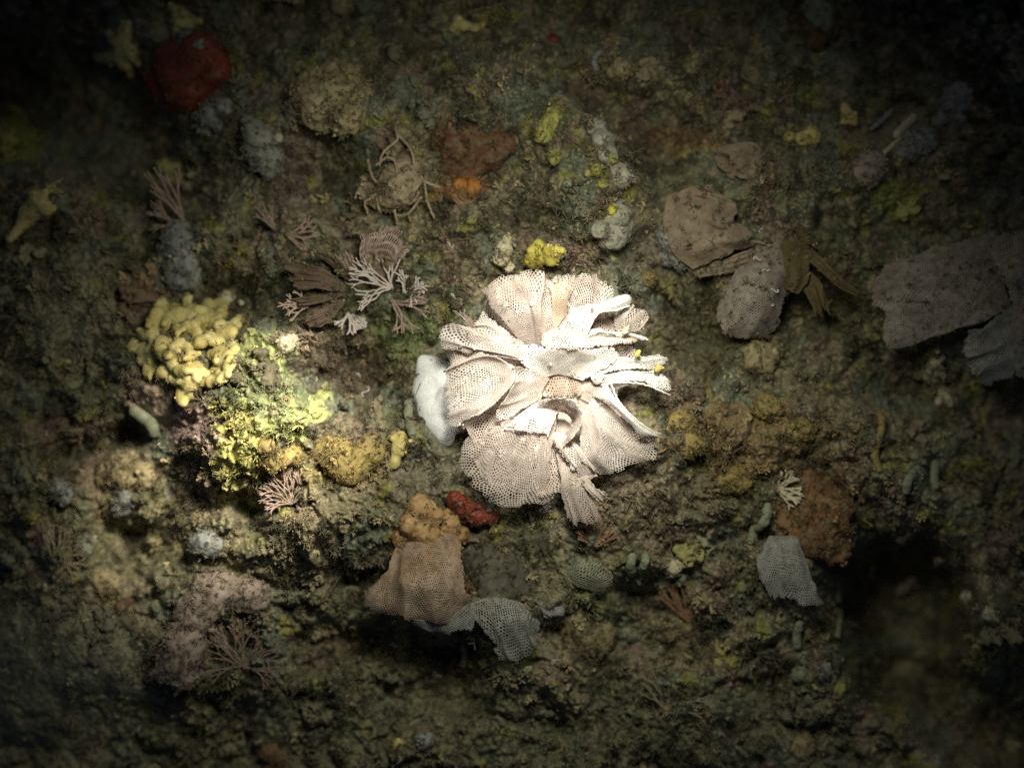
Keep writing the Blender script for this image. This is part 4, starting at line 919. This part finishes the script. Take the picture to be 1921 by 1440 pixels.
for i, (x, y, r, m, lab) in enumerate([
    (1265, 1065, 15, 'cream', 'dim round pale knob right of the greenish finger pair'), (1275, 1085, 11, 'grey_green', 'small grey knob under the dim round pale knob'),
    (1510, 1235, 13, 'grey_green', 'dim greenish knob left of the tiny red bead'), (1542, 1258, 14, 'blue_grey', 'blue-white knob left of the tiny red bead'),
    (1500, 1265, 16, 'grey_green', 'taller dim green knob at the lower right'), (1690, 1008, 9, 'cream', 'small cream bead at the top of the dark hole'),
    (1762, 1050, 11, 'beige_sponge', 'dim tan bead above the dark hole'), (1815, 1120, 14, 'shell', 'cream lump on the right rim of the dark hole'),
    (1855, 1152, 13, 'shell', 'pale angular chip on the grey rim right of the dark hole'), (1505, 1400, 22, 'beige_sponge', 'dim tan lump at the bottom right'),
    (745, 1395, 10, 'yellow_sponge', 'tiny yellow bead at the bottom'), (795, 1390, 16, 'blue_grey', 'dim bluish knob at the bottom'),
    (640, 8, 22, 'beige_sponge', 'dim tan knob cut by the top picture edge'), (1215, 525, 15, 'golden', 'yellowish knob with a dark pore above the curled white tongue'),
    (1065, 350, 12, 'grey_green', 'small grey bead among the yellow crusts'), (958, 265, 12, 'beige_sponge', 'tan bead at the right edge of the dark rust-red sponge')]):
    blob('knob', [(x, y, 8, r), (x+r*.3, y-r*.2, 10, r*.7)], m, lab, 'sponge', k=4, vox=max(1.8, r/7), nz=((r*.1, r*.8),))
blob('shell_chip', [(1690,1108,20,9,1712,1088,26,7), (1700,1098,24,9,1705,1094,24,8)], 'shell', 'cream leaf-shaped chip at the edge of the dark hole', 'shell', k=3, vox=2, nz=((1, 7),))
blob('cream_arch', arms((1755, 690), [(1765,672),(1742,712),(1768,700),(1750,720)], 8, 6, 8, 22, 4), 'cream', 'small cream twisted lump in the hollow under the right lace curtain', 'sponge', k=3, vox=2, nz=((1.2, 7),))
blob('cream_arch', [(1770,735,12,9,1760,755,10,7), (1770,735,12,9,1782,755,10,7)], 'cream', 'small cream forked lump below the twisted one', 'sponge', k=3, vox=2, nz=((1.2, 7),))
# orange-brown granular mound pieces to the right of the colony
blob('square_sponge', [(1420,660,14,22), (1445,665,14,20), (1432,685,12,20), (1410,682,10,16)], 'beige_sponge', 'tan squarish sponge with two slits below the grey-brown lace plate', 'sponge', k=4, vox=2.4, nz=((2, 12),), carve=[(1414,660,36,4,1418,690,34,4), (1430,658,36,4,1434,684,34,4)])
for i, (x, y, r, lab) in enumerate([(1275, 790, 20, 'orange-brown lump nearest the main colony on the granular mound'), (1375, 895, 26, 'orange-brown lump at the bottom of the granular mound'),
                                    (1500, 800, 22, 'orange-brown lump at the right of the granular mound'), (1300, 830, 22, 'orange-brown lump under the nearest one on the granular mound'), (1440, 760, 20, 'orange-brown lump at the top of the granular mound')]):
    blob('granular_sponge', [(x, y, 4, r), (x+r*.8, y+r*.3, 2, r*.7), (x-r*.5, y+r*.6, 2, r*.7)], 'golden', lab, 'sponge', k=6, vox=2.6, nz=((4, 12), (2, 6)))
# pale fingers
FG = 'pale green finger-like tubes'
for pts, r, lab in [
    ([(766,757,14),(766,770,18),(765,782,16)], 8, 'pale green oval finger left of the white sponge, upper of two'), ([(768,795,10),(772,805,14),(774,816,14)], 8, 'pale green finger left of the white sponge, lower of two'),
    ([(750,797,8),(758,800,12),(770,796,12)], 5, 'short sideways green finger between the two left of the white sponge'),
    ([(680,595,20),(676,605,24),(672,614,22)], 6, 'small mint finger under the white coral tuft'),
    ([(252,770,20),(268,782,30),(285,795,30),(290,815,20)], 11, 'grey-green drooping finger under the pink crust'),
    ([(1186,1045,18),(1183,1060,26),(1185,1075,26)], 9, 'left of a pair of pale green fingers under the brown fan'), ([(1212,1040,18),(1210,1055,26),(1204,1070,26)], 8, 'right of a pair of pale green fingers under the brown fan'),
    ([(1440,950,14),(1436,975,22),(1420,990,22)], 9, 'dim green finger above the blue-grey lace frond'), ([(1415,990,14),(1412,1005,20),(1408,1015,18)], 8, 'short dim green finger left of the blue-grey lace frond'),
    ([(1755,870,12),(1752,895,20),(1758,915,16)], 8, 'dim green finger at the right, nearest the picture edge'), ([(1715,885,12),(1702,905,20),(1700,925,16)], 8, 'dim green finger at the right, below the lace curtain'),
    ([(1570,1090,12),(1572,1110,20),(1572,1130,18)], 6, 'thin dim finger beside the dark hole, upper'), ([(1574,1160,12),(1572,1180,18),(1570,1195,14)], 6, 'thin dim finger beside the dark hole, lower'),
    ([(1500,1170,12),(1495,1190,18),(1496,1215,14)], 8, 'dim green finger below the blue-grey lace frond'),
    ([(870,1210,10),(873,1230,18),(868,1250,14)], 6, 'dim green finger under the grey lace frill'),
    ([(1650,880,10),(1640,850,20),(1655,800,20),(1648,770,14)], 7, 'long dim yellowish finger at the right of the granular mound'),
    ([(1690,262,14),(1665,282,22),(1650,300,16)], 5, 'thin pale rod leaning in the upper right'), ([(1712,222,14),(1695,240,24),(1680,256,20)], 8, 'thick cream rod in the upper right'), ([(1672,208,14),(1650,230,22),(1630,245,18)], 4, 'thin grey rod left of the thick cream rod'),
    ([(1135,90,10),(1115,110,18),(1120,135,12)], 5, 'thin bluish frayed wisp near the top'), ([(376,32,10),(377,45,16)], 5, 'tiny yellow stub above the red ball sponge')]:
    c = np.array(pts, float)
    for q in c: q[2] += smooth_h(q[0], q[1], 8)
    c = crom(c, 12)
    rr = r*(1 + .16*noise2(np.linspace(0, 5, 12), np.zeros(12) + c[0, 0], 3))
    m = 'grey_green'
    if 'cream' in lab or 'pale rod' in lab: m = 'cream'
    if 'yellow' in lab: m = 'golden'
    if 'bluish' in lab or 'grey rod' in lab: m = 'blue_grey'
    KEEP.append((c[:, 0].mean(), c[:, 1].mean(), 40))
    fc = [(*c[q], rr[q], *c[q+2], rr[q+2]) for q in range(0, 10, 2)]
    dv = c[-1]-c[-2]; dv /= np.linalg.norm(dv); tip = c[-1] + dv*r*.75
    fv, fq = blob_mesh(fc, k=1.2, vox=max(1.3, r/5), nz=((r*.16, r*1.2), (r*.07, r*.4)), absolute=True, carve=[(*tip, r*.62)])
    o = mesh_obj('finger_tube', P(fv), fq, M[m], None, origin=P(c[0])); tag(o, lab, 'sponge', FG)

# ------------------------------------------------------------------ white worm tubes
r_ = np.random.default_rng(77)
def worm(x, y, size, lab, mat='tube_white', rad=1.5, h=4, turns=1.4, group='curly white worm tubes'):
    n = 26; a0 = r_.random()*6.28; t = np.linspace(0, 1, n)
    a = a0 + turns*6.28*np.sin(t*2.2 + r_.random())*.6
    st = size*2.4/n
    p = np.stack([np.cumsum(np.cos(a))*st, np.cumsum(np.sin(a))*st, 2*np.sin(t*7)], -1); p -= p.mean(0)
    p[:, 0] += x; p[:, 1] += y; KEEP.append((x, y, 26))
    if h > 30: p[:, 2] += h
    else: p[:, 2] += hgt(p[:, 0], p[:, 1])*.5 + smooth_h(x, y, 8)*.5 + h
    o = tubes('worm_tube', [(p, np.linspace(rad*.7, rad, n))], mat, None, 5, origin=P(p[0]))
    return tag(o, lab, 'worm tube', group)
gh = smooth_h(1470, 470, 30)
for x, y, s, lab in [(1420, 485, 9, 'topmost white curl on the grey-brown lace plate'), (1437, 507, 8, 'white ring at the middle of the grey-brown lace plate'), (1424, 538, 8, 'white curl at the left of the grey-brown lace plate'),
                  (1455, 545, 9, 'white curl at the right of the grey-brown lace plate'), (1447, 570, 8, 'lowest white curl on the grey-brown lace plate')]:
    worm(x, y, s, lab, h=gh+104)
for x, y, s, lab in [(655, 660, 10, 'white curl in the dark hollow left of the main colony'), (685, 735, 12, 'looped white curl below the dark hollow'), (672, 702, 7, 'short white speck curl in the dark hollow'),
                  (788, 455, 8, 'white curl right of the dusky pink fan'), (845, 460, 9, 'white curl on the brown turf above the main colony'), (830, 540, 8, 'white curl by the top left of the main colony'),
                  (850, 555, 7, 'thin curl touching the brown top left frond'), (740, 630, 6, 'fine curl on the green turf patch'), (1428, 430, 9, 'pale hook above the grey-brown lace plate'),
                  (1415, 395, 7, 'pale hook on the brown-mauve crust'), (735, 970, 8, 'white hook left of the orange sponge'), (740, 1210, 8, 'dim curl under the peach lace fan'), (785, 1220, 7, 'dim curl in the dark ledge at the bottom'),
                  (820, 1265, 10, 'pale knot of tubes at the bottom'), (1040, 1240, 12, 'dim bluish hook at the bottom centre'), (1120, 870, 7, 'fine curl under the fluted frond'), (1605, 1010, 8, 'dim curl right of the rust-coloured sponge'),
                  (1545, 100, 7, 'faint curl under the grey egg'), (660, 85, 8, 'faint white fleck at the top left of centre'), (745, 25, 8, 'faint white fleck at the top'), (705, 215, 7, 'faint white fleck above the stem tangle'),
                  (250, 325, 7, 'faint pale curl in the dark upper left'), (1300, 495, 7, 'faint curl left of the grey-brown lace plate')]:
    worm(x, y, s, lab)
worm(1237, 850, 14, 'small orange worm at the right tip of the fluted frond', 'worm', 2.6, 8, .5, None)

# ------------------------------------------------------------------ turf, crumbs and grit: too many to count
lib = bpy.data.collections.new('turf_pieces')
def lib_obj(name, v, q, mat):
    o = mesh_obj(name, np.asarray(v)*S, q, mat); col.objects.unlink(o); lib_ = mat['_lib']; bpy.data.collections[lib_].objects.link(o); return o
def scatter(name, label, cat, pieces, pts, scl, tones, mat):
    """One object of kind 'stuff': pieces instanced on points by geometry nodes."""
    lc = bpy.data.collections.new(name + '_pieces')
    for k, (v, q) in enumerate(pieces):
        o = mesh_obj(name + '_piece', np.asarray(v)*S, q, mat, smooth=True); col.objects.unlink(o); lc.objects.link(o)
    n = len(pts)
    me = bpy.data.meshes.new(name); me.vertices.add(n); me.vertices.foreach_set('co', P(pts).astype(np.float32).ravel())
    r_ = np.random.default_rng(len(name)*7 + n)
    # lean with the slope of the rock
    e = 5.0
    sx = (hgt(pts[:, 0]+e, pts[:, 1]) - hgt(pts[:, 0]-e, pts[:, 1]))/(2*e); sy = (hgt(pts[:, 0], pts[:, 1]+e) - hgt(pts[:, 0], pts[:, 1]-e))/(2*e)
    rot = np.stack([np.clip(np.arctan(-sy), -1, 1)*-.6 + r_.normal(size=n)*.4, np.clip(np.arctan(-sx), -1, 1)*.6 + r_.normal(size=n)*.4, r_.random(n)*6.283], -1)
    me.attributes.new('rot', 'FLOAT_VECTOR', 'POINT').data.foreach_set('vector', rot.astype(np.float32).ravel())
    me.attributes.new('scl', 'FLOAT', 'POINT').data.foreach_set('value', np.asarray(scl, np.float32))
    me.attributes.new('pick', 'INT', 'POINT').data.foreach_set('value', r_.integers(0, len(pieces), n).astype(np.int32))
    me.attributes.new('tone', 'FLOAT_COLOR', 'POINT').data.foreach_set('color', np.concatenate([tones, np.ones((n, 1))], 1).astype(np.float32).ravel())
    o = bpy.data.objects.new(name, me); col.objects.link(o)
    g = bpy.data.node_groups.new(name + '_nodes', 'GeometryNodeTree')
    g.interface.new_socket('Geometry', in_out='INPUT', socket_type='NodeSocketGeometry')
    g.interface.new_socket('Geometry', in_out='OUTPUT', socket_type='NodeSocketGeometry')
    N = g.nodes; L = g.links
    gi = N.new('NodeGroupInput'); go = N.new('NodeGroupOutput')
    ci = N.new('GeometryNodeCollectionInfo'); ci.inputs['Collection'].default_value = lc
    ci.inputs['Separate Children'].default_value = True; ci.inputs['Reset Children'].default_value = True
    ip = N.new('GeometryNodeInstanceOnPoints'); ip.inputs['Pick Instance'].default_value = True
    def attr(nm, ty):
        a = N.new('GeometryNodeInputNamedAttribute'); a.data_type = ty; a.inputs['Name'].default_value = nm; return a.outputs[0]
    er = N.new('FunctionNodeEulerToRotation'); L.new(attr('rot', 'FLOAT_VECTOR'), er.inputs[0])
    L.new(gi.outputs[0], ip.inputs['Points']); L.new(ci.outputs[0], ip.inputs['Instance'])
    L.new(attr('pick', 'INT'), ip.inputs['Instance Index']); L.new(er.outputs[0], ip.inputs['Rotation']); L.new(attr('scl', 'FLOAT'), ip.inputs['Scale'])
    L.new(ip.outputs[0], go.inputs[0])
    md = o.modifiers.new('scatter', 'NODES'); md.node_group = g
    return tag(o, label, cat, kind='stuff')
def pieces_crumb(n, seed, r=7.0, vox=1.3):
    r_ = np.random.default_rng(seed); out = []
    for i in range(n):
        caps = [(*(r_.normal(size=2)*r*.6), r*.2 + r_.random()*r*.6, r*(.2+.3*r_.random())) for _ in range(8 if r > 10 else 5)]
        out.append(blob_mesh([(a+0, b+0, c, d) for a, b, c, d in caps], k=r*.06, vox=vox, nz=((.36*r, .55*r), (.2*r, .22*r)) + (((2.6, 3.2),) if r > 10 else ()), absolute=True))
    return [(np.stack([v[:, 0], -v[:, 1], v[:, 2]], -1), q) for v, q in out]
def pieces_tuft(n, seed, L=16, rad=.9, fil=9, lev=1, sides=3):
    r_ = np.random.default_rng(seed); out = []
    for i in range(n):
        tb = []
        for k in range(fil):
            a = r_.random()*6.283; tilt = .3 + r_.random()*.9; l = L*(.5+.7*r_.random())
            p0 = np.array([r_.normal()*2, r_.normal()*2, -2.0]); d = np.array([math.cos(a)*tilt, math.sin(a)*tilt, 1.0]); d /= np.linalg.norm(d)
            bend = r_.normal(size=3)*.5
            ts = np.linspace(0, 1, 4)[:, None]
            p = p0 + d*l*ts + bend*l*.5*ts**2
            tb.append((p, rad*np.linspace(1.2, .7, 4)))
            for _ in range(lev):
                d2 = d + r_.normal(size=3)*.6; d2 /= np.linalg.norm(d2); s = p[2]
                tb.append((s + d2*l*.4*np.linspace(0, 1, 3)[:, None], rad*np.linspace(.9, .6, 3)))
        out.append(tubes_mesh(tb, sides))
    return out
def pieces_knobs(n, seed, L=10, rad=2.4):
    """Short stubby branched turf, coralline-like."""
    r_ = np.random.default_rng(seed); out = []
    for i in range(n):
        tb = []
        for k in range(6):
            a = r_.random()*6.283; tilt = .4 + r_.random()*1.0; l = L*(.6+.7*r_.random())
            d = np.array([math.cos(a)*tilt, math.sin(a)*tilt, 1.0]); d /= np.linalg.norm(d)
            p = d*l*np.linspace(-.2, 1, 4)[:, None] + r_.normal(size=(4, 3))*.8
            tb.append((p, rad*np.array([.8, .75, .85, .9])*(.7+.5*r_.random())))
            d2 = d + r_.normal(size=3)*.8; d2 /= np.linalg.norm(d2)
            tb.append((p[2] + d2*l*.5*np.linspace(0, 1, 3)[:, None], rad*np.array([.7, .7, .75])*.8))
        out.append(tubes_mesh(tb, 5))
    return out
r_ = np.random.default_rng(404)
def cloud(n, dens):
    x = r_.uniform(-160, 2080, n); y = r_.uniform(-160, 1600, n)
    k = (r_.random(n) < dens(x, y)) & (((x-1030)/165)**2 + ((y-715)/170)**2 > 1); x = x[k]; y = y[k]      # nothing grows under the colony
    return np.stack([x, y, hgt(x, y)], -1)
def clear(x, y):
    """little turf on smooth silt and under the big colony"""
    si = np.interp(x, GX, np.arange(len(GX))).astype(int); sj = np.interp(y, GY, np.arange(len(GY))).astype(int)
    return 1 - .8*silt[sj, si]
def nz_(x, y, s, sd): return np.clip(.5 + .9*fbm2(x, y, s, 2, sd), 0, 1)
def dusty(t, f=.35): return t*(1-f) + np.array([.17, .14, .085])*f
pts = cloud(1500, lambda x, y: clear(x, y)*(.2 + .8*nz_(x, y, 150, 231)))
kk = np.ones(len(pts), bool)
for a, b, c in KEEP: kk &= (pts[:, 0]-a)**2 + (pts[:, 1]-b)**2 > c*c
pts = pts[kk]
scatter('crust_lumps', 'gnarled lumps of crust standing up all over the rock', 'crust', pieces_crumb(6, 5, 18.0, 2.0), pts - [0, 0, 12], np.exp(r_.normal(size=len(pts))*.5)*.72, dusty(tone(pts[:, 0], pts[:, 1])), turf_mat('lump', lo=.55, hi=1.6))
pts = cloud(20000, lambda x, y: clear(x, y)*(.15 + .85*nz_(x, y, 90, 201)))
ep = np.concatenate(EPI); ep = ep[r_.random(len(ep)) < .5]; et = ep[:, 3:]; ep = ep[:, :3]; pts = np.concatenate([pts, ep])
tn = dusty(tone(pts[:, 0], pts[:, 1])); tn[-len(ep):] = et
sz = np.exp(r_.normal(size=len(pts))*.42)*.55; sz[-len(ep):] *= .7
scatter('sediment_crumbs', 'brown and cream crumbs of silt and shell strewn over the rock', 'sediment', pieces_crumb(10, 1), pts - [0, 0, 2.5], sz, tn, turf_mat('crumb', lo=.45, hi=1.9))
pts = cloud(34000, lambda x, y: clear(x, y)*sstep(.25, .7, nz_(x, y, 110, 211)))
ep = np.concatenate(EPI); ep = ep[r_.random(len(ep)) < .5]; et = ep[:, 3:]; ep = ep[:, :3]; pts = np.concatenate([pts, ep])
tn = dusty(tone(pts[:, 0], pts[:, 1])); tn[-len(ep):] = et
sz = np.exp(r_.normal(size=len(pts))*.4)*.7; sz[-len(ep):] *= .6
scatter('filament_turf', 'fuzzy olive-brown algal turf all over the rock', 'turf', pieces_tuft(12, 2, L=15, rad=.75, fil=12), pts, sz, tn, turf_mat('filament', trans=.2, lo=.5, hi=2.0))
pts = cloud(18000, lambda x, y: clear(x, y)*sstep(.35, .75, nz_(x, y, 80, 221)))
scatter('knobbly_turf', 'short stubby tan turf in clumps over the rock', 'turf', pieces_knobs(10, 3, 10, 1.7), pts, np.exp(r_.normal(size=len(pts))*.35)*.75, dusty(tone(pts[:, 0], pts[:, 1])), turf_mat('knobbly', lo=.6, hi=2.1, tint=(1.08, 1, .92)))
def pieces_curl(n, seed):
    q = np.random.default_rng(seed); out = []
    for i in range(n):
        a = q.random()*6.28 + np.cumsum(q.normal(size=12)*.25 + .3*q.choice([-1, 1])); st = 1.6
        p = np.stack([np.cumsum(np.cos(a))*st, np.cumsum(np.sin(a))*st, 1 + 1.5*np.sin(np.arange(12)*.5)], -1); p[:, :2] -= p[:, :2].mean(0)
        out.append(tubes_mesh([(p, np.linspace(.7, 1.2, 12))], 5))
    return out
pts = cloud(1100, lambda x, y: clear(x, y))
scatter('tube_bits', 'fine pale tube fragments strewn over the turf', 'tubes', pieces_curl(12, 4), pts + [0, 0, 3], .7*np.exp(r_.normal(size=len(pts))*.35), np.tile(np.array([[.30, .28, .21]]), (len(pts), 1)), turf_mat('tube_bit', lo=.4, hi=1.3))
pts = cloud(4500, lambda x, y: clear(x, y)*.8)
grit = np.tile(np.array([[.40, .36, .28]]), (len(pts), 1))
scatter('shell_grit', 'scattered pale specks of broken shell', 'grit', pieces_crumb(5, 9, 3.0, 1.0), pts, np.exp(r_.normal(size=len(pts))*.4)*.6, grit, turf_mat('grit', lo=.5, hi=1.5))
for o in bpy.data.objects:
    if '_o' in o: del o['_o']

# ------------------------------------------------------------------ faintly cloudy water
bv = [(x, y, z) for z in (-.28, .52) for x in (-1.0, 1.0) for y in (-1.0, 1.0)]
hz = mesh_obj('haze', bv, [(0, 2, 3, 1), (4, 5, 7, 6), (0, 1, 5, 4), (2, 6, 7, 3), (0, 4, 6, 2), (1, 3, 7, 5)], None, smooth=False)
m, n, L = newmat('cloudy_water')
pv = n.new('ShaderNodeVolumePrincipled'); pv.inputs['Color'].default_value = (.80, .90, 1.0, 1); pv.inputs['Density'].default_value = 0.45
pv.inputs['Anisotropy'].default_value = 0.2
out = n.new('ShaderNodeOutputMaterial'); L.new(pv.outputs[0], out.inputs['Volume'])
hz.data.materials.append(m)
tag(hz, 'faintly cloudy sea water around the rock', 'water', kind='stuff')
